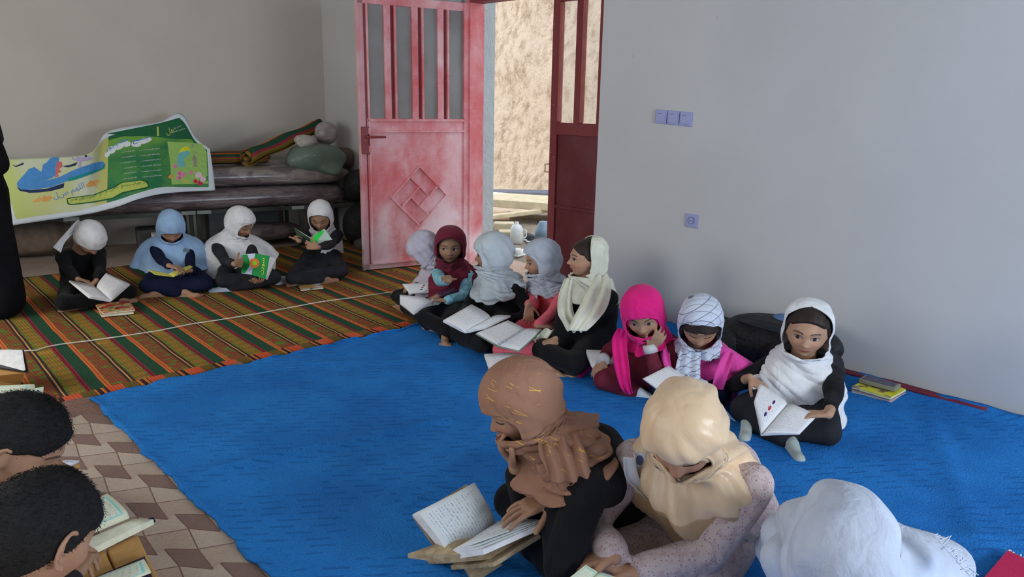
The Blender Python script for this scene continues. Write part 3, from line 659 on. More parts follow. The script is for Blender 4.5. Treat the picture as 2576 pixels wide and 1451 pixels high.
FORMS = {'ا': (0xFE8D, 0xFE8D, 0xFE8E, 0xFE8E), 'ب': (0xFE8F, 0xFE91, 0xFE92, 0xFE90), 'پ': (0xFB56, 0xFB58, 0xFB59, 0xFB57), 'ت': (0xFE95, 0xFE97, 0xFE98, 0xFE96), 'ج': (0xFE9D, 0xFE9F, 0xFEA0, 0xFE9E), 'ح': (0xFEA1, 0xFEA3, 0xFEA4, 0xFEA2), 'د': (0xFEA9, 0xFEA9, 0xFEAA, 0xFEAA), 'ر': (0xFEAD, 0xFEAD, 0xFEAE, 0xFEAE), 'ز': (0xFEAF, 0xFEAF, 0xFEB0, 0xFEB0), 'س': (0xFEB1, 0xFEB3, 0xFEB4, 0xFEB2), 'ض': (0xFEBD, 0xFEBF, 0xFEC0, 0xFEBE), 'ط': (0xFEC1, 0xFEC3, 0xFEC4, 0xFEC2), 'ع': (0xFEC9, 0xFECB, 0xFECC, 0xFECA), 'ف': (0xFED1, 0xFED3, 0xFED4, 0xFED2), 'ل': (0xFEDD, 0xFEDF, 0xFEE0, 0xFEDE), 'م': (0xFEE1, 0xFEE3, 0xFEE4, 0xFEE2), 'ن': (0xFEE5, 0xFEE7, 0xFEE8, 0xFEE6), 'ه': (0xFEE9, 0xFEEB, 0xFEEC, 0xFEEA), 'و': (0xFEED, 0xFEED, 0xFEEE, 0xFEEE), 'ی': (0xFBFC, 0xFBFE, 0xFBFF, 0xFBFD), 'ک': (0xFB8E, 0xFB90, 0xFB91, 0xFB8F), 'گ': (0xFB92, 0xFB94, 0xFB95, 0xFB93)}
NOJ = 'ادرزو '
def arab(s):
    out = []
    for i, ch in enumerate(s):
        if ch not in FORMS: out.append(ch); continue
        pj = i > 0 and s[i - 1] in FORMS and s[i - 1] not in NOJ; nj = i + 1 < len(s) and s[i + 1] in FORMS and ch not in NOJ
        out.append(chr(FORMS[ch][3 if pj and not nj else 2 if pj else 1 if nj else 0]))
    return ''.join(out[::-1])
_tc = {}
def text2d(s, bold=0.):
    k = (s, bold)
    if k in _tc: return _tc[k]
    c = bpy.data.curves.new('t', 'FONT'); c.body = s; c.resolution_u = 2; c.offset = bold; o = bpy.data.objects.new('t', c); COL.objects.link(o)
    me = bpy.data.meshes.new_from_object(o.evaluated_get(bpy.context.evaluated_depsgraph_get())); V = np.array([v_.co[:2] for v_ in me.vertices]); Fc = [tuple(p_.vertices) for p_ in me.polygons]
    bpy.data.objects.remove(o); bpy.data.curves.remove(c); bpy.data.meshes.remove(me)
    V = (V - V.min(0)) / np.maximum(V.max(0) - V.min(0), 1e-6); _tc[k] = (V, Fc); return V, Fc
def tdecal(name, s, p0, p1, h, mat, off=.003, arch=0., bold=0., skew=0., **k):
    """lettering along the pixel line p0 -> p1, h pixels tall"""
    V, Fc = text2d(s, bold); p0 = np.array(p0, float); d = np.array(p1, float) - p0; L = np.linalg.norm(d); t = d / L; nn = np.array([t[1], -t[0]])
    P = [p0 + d * v_[0] + nn * (v_[1] * h + arch * 4 * v_[0] * (1 - v_[0])) for v_ in V]
    return decal(name, [[P[i] for i in f] for f in Fc], mat, off, cuts=0, **k)
def ink(name, c): return plain(name, c, .5, .06, 30)
def ellp(cx, cy, rx, ry, rot=0, n=16, jag=0., seed=0):
    r = np.random.RandomState(seed); c, s = math.cos(rot), math.sin(rot); o = []
    for i in range(n): a = 2 * math.pi * i / n; k = 1 + jag * r.uniform(-1, 1); x, y = rx * k * math.cos(a), ry * k * math.sin(a); o.append((cx + x * c - y * s, cy + x * s + y * c))
    return o
Ib, Ibd, Ior, Iwh, Iye, Igr = ink('blue print', A(58, 110, 160)), ink('dark blue print', A(22, 34, 66)), ink('orange print', A(176, 128, 66)), ink('white print', A(176, 186, 206)), ink('yellow green print', A(146, 156, 74)), ink('dark green print', A(14, 74, 42))
Itl, Ipk, Ird = ink('teal print', A(92, 150, 150)), ink('pink print', A(190, 104, 140)), ink('red print', A(160, 36, 56))
# the blue slipper shape with its tuft, fish-like shape above, ornaments
decal('print_shape', [[(42, 470), (50, 480), (75, 485), (100, 484), (130, 480), (160, 472), (162, 460), (120, 474), (80, 478), (55, 476)]], Ibd)
decal('print_shape', [[(42, 462), (44, 470), (60, 478), (95, 476), (130, 470), (165, 457), (200, 446), (235, 432), (262, 422), (265, 412), (258, 406), (235, 410), (205, 420), (180, 430), (150, 445), (110, 456), (75, 462), (56, 458), (48, 452)]], Ib)
decal('print_shape', [[(172, 456), (190, 452), (230, 438), (262, 424), (265, 414), (250, 424), (225, 432), (200, 440), (170, 448)]], ink('green blue print', A(20, 110, 110)), .003)
decal('print_shape', [[(48, 452), (60, 440), (72, 425), (80, 432), (86, 420), (94, 434), (104, 432), (108, 414), (118, 408), (126, 414), (128, 396), (148, 395), (148, 408), (140, 420), (142, 440), (130, 448), (110, 456), (75, 462), (56, 460)]], Ib, .0026)
decal('print_shape', [[(144, 405), (156, 408), (150, 414), (156, 420), (148, 424), (154, 432), (145, 436), (148, 444), (138, 446), (140, 425)]], ink('brick print', A(160, 84, 84)), .003)
decal('print_shape', [[(178, 390), (190, 388), (215, 388), (228, 396), (236, 398), (222, 404), (200, 406), (182, 402)], [(200, 406), (206, 404), (202, 422), (196, 420)]], ink('mauve print', A(140, 132, 156)), .003)
decal('print_shape', [[(156, 418), (175, 415), (196, 407), (190, 416), (170, 421)], [(28, 414), (40, 417), (60, 408), (58, 414), (40, 420)], ellp(216, 392, 3, 3.5)], Ibd, .0034)
for k, (cx, cy, r) in enumerate(((116, 499, 10), (126, 497, 5), (96, 503, 7), (88, 506, 4), (232, 461, 9), (244, 456, 6), (222, 466, 6), (240, 466, 4))): decal('print_ornament', [ellp(cx, cy, r, r * .75, -.3, 18, .35, k)], Ior, .003)
tdecal('print_lettering', arab('اللهم صل'), (138, 507), (216, 478), 22, ink('blue script', A(92, 112, 170)), arch=-2)
# yellow green scroll with dark lettering
decal('print_scroll', [[(167, 499), (175, 497), (235, 489), (285, 470), (305, 458), (355, 452), (370, 454), (376, 470), (365, 475), (310, 486), (285, 500), (240, 509), (180, 516), (170, 514)]], Igr, .0024)
decal('print_scroll', [[(170, 501), (178, 499), (237, 491), (287, 472), (307, 460), (354, 454), (367, 457), (373, 468), (362, 472), (308, 483), (283, 497), (238, 506), (181, 513), (173, 511)]], Iye, .0030)
tdecal('print_lettering', arab('حضرت ولی عصر'.replace('ص', 'ض')), (178, 507), (244, 497), 9, Igr, .0038); tdecal('print_lettering', arab('علمی مجمع'), (248, 497), (300, 474), 11, Igr, .0038); tdecal('print_lettering', arab('از طرف مجمع'), (304, 474), (366, 464), 11, Igr, .0038)
# headline in blue on white cloud, two words; small white lines
for (x, y, rx, ry, ro) in ((270, 388, 9, 6, -.9), (282, 376, 12, 9, -.6), (300, 368, 13, 8, -.4), (318, 362, 11, 8, -.1), (343, 362, 13, 8, 0), (362, 355, 16, 7, -.25), (374, 351, 8, 5, -.2)): decal('print_cloud', [ellp(x, y, rx, ry, ro, 14, .08, int(x))], Iwh, .0028)
tdecal('print_lettering', arab('عالم پور'), (268, 386), (327, 357), 13, Ib, .0036, arch=3, bold=.01); tdecal('print_lettering', arab('سنج'), (335, 364), (380, 350), 11, Ib, .0036, bold=.01)
decal('print_fold', [[(268, 336), (300, 330), (400, 310), (452, 296), (484, 350), (440, 350), (400, 345), (360, 342), (320, 343), (290, 338)]], ink('deep green print', A(28, 78, 50)), .0026)
for i in range(6):
    y = 386 + i * 13.4
    for (x0, x1) in ((306 - i * 3 + (i > 2) * 10, 340), (350, 402)): tdecal('print_line', arab('ببم سعلم نبهم حبسلب') if i % 2 else arab('سلبم علببم نهمبسب'), (x0 + i * 1.5, y + (0 if x0 < 345 else -5)), (x1 + i * 1, y - 5 - (0 if x0 < 345 else 5)), 5.5, Iwh, .003)
tdecal('print_lettering', 'ا', (394, 342), (400, 342), 24, Iye, .0036); tdecal('print_lettering', arab('هل'), (420, 342), (440, 338), 20, Iye, .0036)
for (x0, y0, x1, y1) in ((432, 330, 458, 318), (434, 336, 466, 326)): tdecal('print_line', arab('سلبم علبب'), (x0, y0), (x1, y1), 6, Iwh, .0036)
# flower picture
decal('print_picture', [[(421, 356), (470, 358), (508, 362), (519, 380), (523, 462), (432, 464), (428, 410)]], ink('meadow print', A(124, 156, 84)), .0026)
decal('print_picture', [[(447, 420), (445, 400), (450, 384), (464, 372), (478, 382), (482, 400), (482, 420)]], Itl, .0034); decal('print_picture', [[(449, 386), (455, 374), (464, 368), (474, 370), (480, 382), (474, 378), (464, 373), (455, 382)]], ink('yellow print', A(196, 190, 40)), .0038)
decal('print_picture', [[(482, 362), (494, 362), (496, 420), (483, 420)]], ink('taupe print', A(120, 116, 104)), .0034)
for k, (cx, cy, r, mt) in enumerate(((440, 418, 6, Ipk), (452, 436, 7, Ipk), (462, 440, 6, Ipk), (450, 447, 6, Ipk), (481, 434, 5, Ipk), (500, 440, 9, ink('blush print', A(196, 160, 166))), (510, 452, 8, ink('blush print', A(196, 160, 166))), (492, 456, 6, Ird), (504, 460, 7, Ird), (430, 444, 6, Ior), (466, 456, 7, Iye))): decal('print_flower', [ellp(cx, cy, r, r * .9, 0, 14, .22, k + 9)], mt, .0036)
for (cx, cy) in ((452, 436), (452, 447)): decal('print_flower', [ellp(cx, cy, 2, 2)], Ird, .0042)
# ================================================================ figures: library
def bez(a, b, t): return a + (b - a) * t
def skin_mat(name, c, eyes='open', gaze=(0, 0), lip=None, smile=0):
    c = (min(.62, c[0] * 1.22), c[1] * 1.20, c[2] * 1.12)
    n = NT(name, .55, .35); at = n.node('ShaderNodeAttribute', attribute_name='hl'); x, y, z = n.xyz(at.outputs['Vector'])
    p = n.obj(); f = n.noise(p, 26, 4); c2 = tuple(q * .82 for q in c); warm = (c[0] * 1.06, c[1] * .80, c[2] * .76)
    fr = y.gt(.12); ax = x.abs()
    def ell(cx, cz, rx, rz, a=1.25, b=.75):
        u = (ax if cx > 0 else x) + (-abs(cx)); w = z + (-cz); return ((u / rx) * (u / rx) + (w / rz) * (w / rz)).sqrt().step(a, b) * fr
    col = n.mix(f.step(.25, .75), c, c2)
    col = n.mix(ell(.19, -.15, .12, .10, 1.4, .2) * .55, col, warm)
    col = n.mix(ell(.0, -.12, .05, .05, 1.5, .3) * .35, col, warm)
    lipc = lip or (c[0] * .92, c[1] * .52, c[2] * .52)
    zl = z + x * x * (-.9 * smile)
    def lips(cz, rz): 
        u = x / .105; w = (zl + (-cz)) / rz; return (u * u + w * w).sqrt().step(1.2, .8) * fr
    col = n.mix(lips(-.262, .034), col, lipc); col = n.mix(lips(-.264, .006) , col, (c[0] * .22, c[1] * .14, c[2] * .14))
    col = n.mix(ell(.035, -.175, .018, .012) * .75, col, (c[0] * .25, c[1] * .18, c[2] * .16))
    u = (ax + (-.16)) / .10; br = (z + (-.115) + u * u * .025).abs().step(.022, .010) * u.abs().step(1.1, .8) * fr
    col = n.mix(br * .8, col, (.03, .02, .017))
    ue = (ax + (-.158)) / .082
    if eyes == 'open':
        lid = (ue * ue * -1. + 1.).max(0.) * .036; w = (z + .0).abs(); m = (lid - w).step(-.002, .004) * ue.abs().lt(1.) * fr
        col = n.mix(m, col, (.50, .46, .43))
        gx = (x + (-.158 - gaze[0])) ; gx2 = (x + (.158 - gaze[0])); dz = z + (-gaze[1])
        r1 = (gx * gx + dz * dz).sqrt(); r2 = (gx2 * gx2 + dz * dz).sqrt(); ir = r1.min(r2).step(.040, .033) * m
        col = n.mix(ir, col, (.025, .014, .01))
        lash = ((z - lid).abs()).step(.012, .004) * ue.abs().lt(1.05) * fr * z.gt(-.006); col = n.mix(lash, col, (.02, .012, .01))
        ll = ((z + lid).abs()).step(.008, .002) * ue.abs().lt(1.) * fr * .5; col = n.mix(ll, col, (c[0] * .3, c[1] * .2, c[2] * .2))
    else:
        lash = (z + .022 + (ue * ue * -1. + 1.) * .018).abs().step(.013, .006) * ue.abs().lt(1.) * fr; col = n.mix(lash, col, (.03, .018, .014))
        crease = (z + (-.035) + ue * ue * .02).abs().step(.008, .002) * ue.abs().lt(.9) * fr * .45; col = n.mix(crease, col, (c[0] * .4, c[1] * .28, c[2] * .25))
    n.col(col); n.b.inputs['Subsurface Weight'].default_value = .0
    n.bump(n.noise(p, 180, 2), .08, .002); return n.m
def head_point(d, nose=1.):
    """d: unit direction (x side, y front, z up) -> point of a head whose height is 1"""
    x, y, z = d[..., 0], d[..., 1], d[..., 2]
    jaw = np.clip(-z, 0, 1)
    wx = .375 * (1 - .30 * jaw ** 1.6); X_ = x * wx
    back = np.clip(-y, 0, 1); Y_ = y * np.where(y > 0, .425, .50); Z_ = z * .5
    Y_ = Y_ * (1 - .30 * jaw ** 1.5 * (y < 0)) + .05 * jaw ** 1.5 * np.clip(1 - back, 0, 1)
    Y_ = np.where(y > 0, Y_ * (1 - .10 * np.clip(z, 0, 1) ** 2), Y_)
    X_ = X_ * (1 + .03 * np.clip(z, 0, 1))
    f = (y > 0) * 1.
    g = lambda cx, cz, sx, sz: np.exp(-((np.abs(X_) - cx) / sx) ** 2 - ((Z_ - cz) / sz) ** 2)
    g0 = lambda cz, sx, sz: np.exp(-(X_ / sx) ** 2 - ((Z_ - cz) / sz) ** 2)
    Y_ = Y_ - f * .052 * g(.155, -.005, .085, .06) + f * .026 * g(.158, -.0, .055, .035) + f * .018 * g(.10, .105, .16, .04)
    t = np.clip((.03 - Z_) / .17, 0, 1); pr = t ** 1.3 * np.exp(-(np.clip(-.145 - Z_, 0, 1) / .022) ** 2)
    Y_ = Y_ + f * .115 * nose * pr * np.exp(-(X_ / (.030 + .022 * t)) ** 2)
    Y_ = Y_ + f * .03 * g(.048, -.155, .024, .022)
    Y_ = Y_ + f * (.034 * g0(-.242, .10, .020) + .034 * g0(-.285, .085, .022) - .012 * g0(-.263, .09, .008) + .04 * g0(-.42, .10, .06) - .018 * g0(-.335, .1, .025))
    Y_ = Y_ + f * .025 * g(.20, -.15, .09, .09); X_ = X_ + np.sign(X_) * .022 * np.exp(-((Z_ + .14) / .1) ** 2) * np.clip(y + .3, 0, 1)
    return np.stack([X_, Y_, Z_], -1)
def sphere_dirs(nu, nv):
    th = np.linspace(0, math.pi, nv + 1)[:, None]; ph = np.linspace(0, 2 * math.pi, nu, endpoint=False)[None]
    return np.stack([np.sin(th) * np.cos(ph), np.sin(th) * np.sin(ph), np.cos(th) * np.ones_like(ph)], -1)
def sphere_faces(nu, nv): return [(i * nu + j, (i + 1) * nu + j, (i + 1) * nu + (j + 1) % nu, i * nu + (j + 1) % nu) for i in range(nv) for j in range(nu)]
def frame(fwd, roll=0.):
    F = _n(fwd); S = np.cross(F, [0, 0, 1.]); S = _n(S); U = np.cross(S, F)
    if roll: c, s = math.cos(roll), math.sin(roll); S, U = S * c + U * s, U * c - S * s
    return np.array([S, F, U])          # rows: side (person's right), front, up
def ydir(deg, pitch=0.):
    a, b = math.radians(deg), math.radians(pitch); return np.array([math.cos(a) * math.cos(b), math.sin(a) * math.cos(b), math.sin(b)])
def ik(a, t, l1, l2, pole):
    d = t - a; L = np.linalg.norm(d)
    if L > (l1 + l2) * .995: k = L / (l1 + l2) * 1.005; l1 *= k; l2 *= k
    d = d / L; x_ = (l1 * l1 - l2 * l2 + L * L) / (2 * L); h = math.sqrt(max(l1 * l1 - x_ * x_, 0)); pole = np.array(pole, float); p = pole - d * np.dot(pole, d)
    return a + d * x_ + _n(p) * h
def add_hand(mb, wrist, fd, pn, thumb, L=.14, curl=25, spread=7, fist=False, curls=None):
    """wrist -> fingers along fd, palm facing pn, thumb on the side given by the vector thumb"""
    fd = _n(fd); pn = _n(np.array(pn, float) - fd * np.dot(pn, fd)); sd = np.cross(fd, pn)
    if np.dot(sd, thumb) < 0: sd = -sd
    k = L / .17; pl = .088 * k; r = .0088 * k * 1.02
    wrist = np.array(wrist, float)
    for i, off in enumerate((.030, .0105, -.0105, -.030)):
        kn = wrist + fd * pl * (1 - .05 * abs(i - 1.2)) + sd * off * k - pn * .002
        mb.cap(wrist + sd * off * .45 * k, .013 * k, kn, .0115 * k, 10)
        if i < 3: mb.cap(wrist + fd * pl * .4 + sd * (off - .01 * k) * k * .8, .011 * k, kn - sd * .01 * k, .0105 * k, 10)
        fl = (.074, .083, .077, .060)[i] * k; a = math.radians(spread) * (1.5, .5, -.5, -1.6)[i]
        d = _n(fd * math.cos(a) + sd * math.sin(a)); p = kn; c = math.radians((curls[i] if curls else curl) * (1 + .12 * (i - 1)))
        ang = c * .6
        for s_, q in enumerate((.45, .30, .25)):
            dd = d * math.cos(ang) + pn * math.sin(ang); e = p + dd * fl * q
            mb.cap(p, r * (1.02 - .09 * s_), e, r * (.94 - .09 * s_), 10); p = e; ang += c
    th = wrist + fd * pl * .28 + sd * .026 * k; d = _n(fd * .62 + sd * .72 + pn * .25); p = th
    mb.cap(wrist + fd * .012 * k + sd * .012 * k, .014 * k, th, .0135 * k, 10)
    for s_, q in enumerate((.036, .030, .026)):
        e = p + d * q * k; mb.cap(p, .0118 * k * (1 - .08 * s_), e, .0108 * k * (1 - .08 * s_), 10); p = e; d = _n(d + fd * .28 + pn * .12)
def add_foot(mb, ankle, toe, L=.19, sock=0.):
    a = np.array(ankle, float); t = _n(np.array(toe, float)); k = L / .22; dn = np.array([0, 0, -1.]); h = a + dn * .028 * k
    mb.cap(a, .03 * k + sock, h - t * .035 * k, .03 * k + sock); mb.cap(a + t * .02 * k, .028 * k + sock, h + t * .10 * k + dn * .008 * k, .022 * k + sock); mb.cap(h - t * .03 * k, .028 * k + sock, h + t * .12 * k, .026 * k + sock)
    s = _n(np.cross(t, [0, 0, 1.]))
    if not sock:
        for i in range(5): b = h + t * (.125 - .006 * abs(i - 1)) * k + s * (i - 2) * .0165 * k; mb.cap(b, .011 * k, b + t * (.028 - .003 * i) * k, .010 * k - .0006 * i, 8)

class Fig:
    pass
def person(label, pel, head, face, yaw, s=1., hh=.21, sk=(.38, .215, .14), cloth=(.02, .02, .024), pants=None, hands=(), knees=None, feet=None, eyes='open', gaze=(0, 0), smile=0, sh=.125, shz=None,
           voxel=.0055, cvox=.011, roll=0., fold=.007, seed=1, cloth_mat=None, pants_mat=None, ank=None, arm_r=.036, skirt=True, sockmat=None, poles=None, group=None, bend=.0, belly=1., cuff=None, shoulder_tilt=0, ear=1., skirt_r=.05, hem=None, shy=0.):
    """pel: world xy of the seat; head: world centre of the head; face: view direction; yaw: degrees of the trunk's front"""
    F = Fig(); F.label = label
    pel = np.array([pel[0], pel[1], .10 * s]); head = np.array(head, float); Tf = ydir(yaw); Ts = np.array([Tf[1], -Tf[0], 0.])   # Ts: person's right
    Hf = frame(face, roll); F.H = Hf; F.hc = head; F.hh = hh; F.Tf, F.Ts = Tf, Ts
    root = empty('person', (pel[0], pel[1], 0), label, 'person', group); F.root = root
    neck_top = head - Hf[2] * hh * .36 - Hf[1] * hh * .10
    nb = neck_top - Hf[2] * hh * .20 - np.array([0, 0, .045 * s]) - Tf * (.02 + .05 * bend); F.nb = nb
    up = _n(nb - pel); F.up = up
    chest = pel + (nb - pel) * .68 - Tf * .035 * s * (1 + bend) ; waist = pel + (nb - pel) * .33 - Tf * .03 * s * (1 + 1.5 * bend); F.chest = chest; F.waist = waist
    shc = nb - np.array([0, 0, .035 * s]) + Tf * shy; tl = np.array([0, 0, shoulder_tilt])
    SH = {'r': shc + Ts * sh * s + tl, 'l': shc - Ts * sh * s - tl}; F.SH = SH
    HJ = {'r': pel + Ts * .075 * s, 'l': pel - Ts * .075 * s}
    KN = {}; AN = {}
    for q, sg in (('r', 1), ('l', -1)):
        KN[q] = np.array(knees[q]) if knees and q in knees else pel + Ts * sg * .24 * s + Tf * .20 * s - np.array([0, 0, .02 * s])
        AN[q] = np.array(feet[q]) if feet and q in feet else pel - Ts * sg * .09 * s + Tf * .26 * s - np.array([0, 0, .055 * s])
    F.KN, F.AN = KN, AN
    sb = MB(); sb2 = MB()                 # skin, clothes
    # --- head
    dirs = sphere_dirs(96, 72); P = head_point(dirs).reshape(-1, 3) * hh @ Hf + head; sb.add(P, sphere_faces(96, 72))
    for q in (-1, 1):
        e = head + (Hf[0] * q * (.375 + .03 * (ear - 1) * 2) + Hf[1] * -.03 + Hf[2] * -.04) * hh
        sb.add([e + (Hf[0] * d[0] * .035 + Hf[1] * d[1] * .075 + Hf[2] * d[2] * .13) * hh for d in sphere_dirs(12, 8).reshape(-1, 3)], sphere_faces(12, 8))
        if ear > 1:                       # rim and lobe of an ear that shows
            rim = [e + (Hf[0] * q * (.035 + .02 * math.sin(a)) + Hf[1] * (-.085 * math.sin(a) + .01) + Hf[2] * (.155 * math.cos(a))) * hh for a in np.linspace(-.5, 3.3, 14)]
            sb.tube(rim, [.022 * hh] * 14, 8); sb.cap(rim[-1], .028 * hh, rim[-1] + Hf[2] * .02 * hh, .024 * hh)
    sb.cap(neck_top, hh * .235, nb, hh * .26)
    sb.cap(nb, hh * .24, chest, .045 * s); sb.cap(chest, .045 * s, pel, .06 * s); sb.cap(SH['r'], .028 * s, SH['l'], .028 * s)
    # --- trunk clothes
    sb2.cap(SH['r'] - tl * 0, .048 * s, SH['l'], .048 * s); sb2.cap(nb - up * .02, .05 * s, chest, .08 * s)
    for c_, w_, r_ in ((chest, .055, .088), (waist, .05 * belly, .088 * belly), (pel, .07, .10)):
        sb2.cap(c_ + Ts * w_ * s, r_ * s, c_ - Ts * w_ * s, r_ * s)
    for a, b, r1, r2 in ((chest, waist, .088, .088), (waist, pel, .09, .1)):
        for sg in (-1, 1): sb2.cap(a + Ts * .05 * s * sg, r1 * s, b + Ts * .055 * s * sg, r2 * s)
    for q, sg in (('r', 1), ('l', -1)): sb2.cap(SH[q], .05 * s, chest + Ts * sg * .05 * s, .085 * s)
    # --- legs
    pb = sb2 if pants is None and pants_mat is None else MB()
    for q in 'rl':
        k, a = KN[q], AN[q]
        pb.cap(HJ[q], .078 * s, k, .054 * s); pb.cap(k, .052 * s, a + (k - a) * .12, .042 * s); sb.cap(k, .035 * s, a, .022 * s); sb.cap(HJ[q], .05 * s, k, .035 * s)
    if skirt:
        m = (KN['r'] + KN['l']) / 2; pb.cap(KN['r'] * .75 + m * .25, skirt_r * s, KN['l'] * .75 + m * .25, skirt_r * s); pb.cap(pel, .08 * s, (AN['r'] + AN['l']) / 2, .038 * s)
        for q in 'rl': pb.cap(HJ[q] + Tf * .05 * s, .06 * s, (KN[q] + AN[q]) / 2, .042 * s)
    if hem: 
        for a, r_ in hem: pb.cap(a[0], r_, a[1], r_)
    # --- feet
    socks = []
    for q in 'rl':
        sockb = MB() if sockmat else sb; socks.append(sockb)
        t = (ank or {}).get(q); d = t if t is not None else _n((AN[q] - KN[q]) * np.array([1, 1, 0]) + 1e-6)
        add_foot(sockb, AN[q], d, .19 * s, .002 if sockmat else 0)
    # --- arms
    la, lb = .185 * s, .165 * s; F.WR = {}
    for q, sg in (('r', 1), ('l', -1)):
        hd = dict(hands[q]) if q in hands else None
        tgt = np.array(hd['w'], float) if hd else pel + Ts * sg * .07 * s + Tf * .24 * s + np.array([0, 0, .10 * s])
        pole = hd.get('pole') if hd else None
        if pole is None: pole = Ts * sg * .8 - np.array([0, 0, .7]) - Tf * .4
        el = ik(SH[q], tgt, la, lb, pole); F.WR[q] = tgt
        ru = arm_r * s
        sb2.cap(SH[q], .052 * s, el, ru * 1.05); ce = el + (tgt - el) * (hd.get('sleeve', .90) if hd else .9); sb2.cap(el, ru * 1.03, ce, ru * .86)
        sb.cap(SH[q], .03 * s, el, .025 * s); sb.cap(el, .027 * s, tgt, .019 * s)
        if cuff is not None and hd and hd.get('cuff', 1):
            cm = MB(); cm.tube([ce - _n(tgt - el) * .004, ce + _n(tgt - el) * (ru * .86 + .004)], ru * .92, 14); F.cuffs = getattr(F, 'cuffs', []) + [cm]
        if hd is None: hd = dict(fd=Tf * .4 - Ts * sg * .8, pn=(0, 0, -1))
        fd = np.array(hd.get('fd', tgt - el), float)
        add_hand(sb, tgt, fd, hd.get('pn', (0, 0, -1)), hd.get('th', -Ts * sg + np.array([0, 0, .3])), hd.get('L', .135 * s), hd.get('curl', 28), hd.get('spread', 7), curls=hd.get('curls'))
    F.body = remesh(sb, 'body', skin_mat('skin', sk, eyes, gaze, smile=smile), root, voxel, 3, .45)
    co = get_co(F.body); hl = ((co - head) @ Hf.T) / hh
    far = (np.linalg.norm(hl, axis=1) > .72); hl[far] = [0, -1, 0]
    at = F.body.data.attributes.new('hl', 'FLOAT_VECTOR', 'POINT'); at.data.foreach_set('vector', hl.astype(np.float32).ravel())
    cm_ = cloth_mat or plain('cloth', cloth, .92, .18, 14, .35, 240, .12)
    F.cloth = remesh(sb2, 'dress', cm_, root, cvox, 5); folds(F.cloth, fold, 26, seed)
    if pb is not sb2:
        F.pants = remesh(pb, 'skirt', pants_mat or plain('skirt cloth', pants, .92, .18, 14, .35, 240, .12), root, cvox, 5); folds(F.pants, fold, 24, seed + 5)
    if sockmat:
        for sk_ in socks: remesh(sk_, 'sock', sockmat, root, .006, 3)
    for c_ in getattr(F, 'cuffs', []): c_.build('cuff', cuff, root, smooth=True)
    return F
def hairline(F, mat, front=.27, side=-.05, nape=-.36, thick=.045, spikes=0, seed=3, slen=.012, part=0):
    H, hh = F.H, F.hh; nu, nv = 120, 90; d = sphere_dirs(nu, nv); P = head_point(d).reshape(-1, 3); dd = d.reshape(-1, 3)
    y = dd[:, 1]
    line = np.where(y > .35, front - .10 * np.clip(np.abs(P[:, 0]) / .3, 0, 1) ** 2 * 1.2, np.where(y > -.1, side + (front - .12 - side) * np.clip((y + .1) / .45, 0, 1) ** 1.5, nape + (side - nape) * np.clip((y + 1) / .9, 0, 1) ** 2))
    m = np.clip((P[:, 2] - line) / .06 + .5, 0, 1); m = m * m * (3 - 2 * m)
    nz = noise3(dd, 14, seed, 6) * .012
    off = -.04 + (thick + .04 + nz) * m
    if part: off = off - part * m * np.exp(-(dd[:, 0] / .04) ** 2) * (y > 0)
    Q = P + dd * off[:, None]
    mb = MB(); mb.add(Q * hh @ H + F.hc, sphere_faces(nu, nv))
    if spikes:
        r = np.random.RandomState(seed); idx = np.where(m > .75)[0]
        for i in r.choice(idx, spikes):
            b = Q[i] + r.normal(size=3) * .012; t = np.array([0, .9, .1]) + np.array([0, 0, -1.]) * (dd[i][1] > .3) * .8 + np.array([0, -1.6, -.5]) * (dd[i][1] < -.3); t = _n(t - dd[i] * np.dot(t, dd[i]) + dd[i] * .30 + r.normal(size=3) * .22); L = slen * r.uniform(.6, 1.4); w = r.normal(size=3); w = _n(np.cross(w, t)) * .0035
            V = np.array([b - w, b + w, b + t * L + dd[i] * .002]); V = V * hh @ H + F.hc; mb.add(V, [(0, 1, 2)])
    return mb.build('hair', mat, F.root, smooth=True)
def undercap(F, mat, top=.20, w=.30, bot=-.46, thick=.022):
    """the scarf's inner layer lying against the head all round the face"""
    H, hh = F.H, F.hh; nu, nv = 110, 80; d = sphere_dirs(nu, nv); P = head_point(d).reshape(-1, 3); dd = d.reshape(-1, 3)
    zc, zr = (top + bot) / 2, (top - bot) / 2; e = np.sqrt((P[:, 0] / w) ** 2 + ((P[:, 2] - zc) / zr) ** 2); e = np.where(dd[:, 1] < .05, 2, e)
    m = np.clip((e - .92) / .16, 0, 1); m = m * m * (3 - 2 * m); Q = P + dd * (-.05 + (thick + .05) * m)[:, None]
    mb = MB(); mb.add(Q * hh @ H + F.hc, sphere_faces(nu, nv)); return mb.build('inner_scarf', mat, F.root, smooth=True)
def catmull(A, t):
    n = len(A) - 1; x = min(max(t, 0), n - 1e-6); i = int(x); f = x - i; g = lambda k: A[min(max(k, 0), n)]
    p0, p1, p2, p3 = g(i - 1), g(i), g(i + 1), g(i + 2)
    return .5 * ((2 * p1) + (-p0 + p2) * f + (2 * p0 - 5 * p1 + 4 * p2 - p3) * f * f + (-p0 + 3 * p1 - 3 * p2 + p3) * f ** 3)
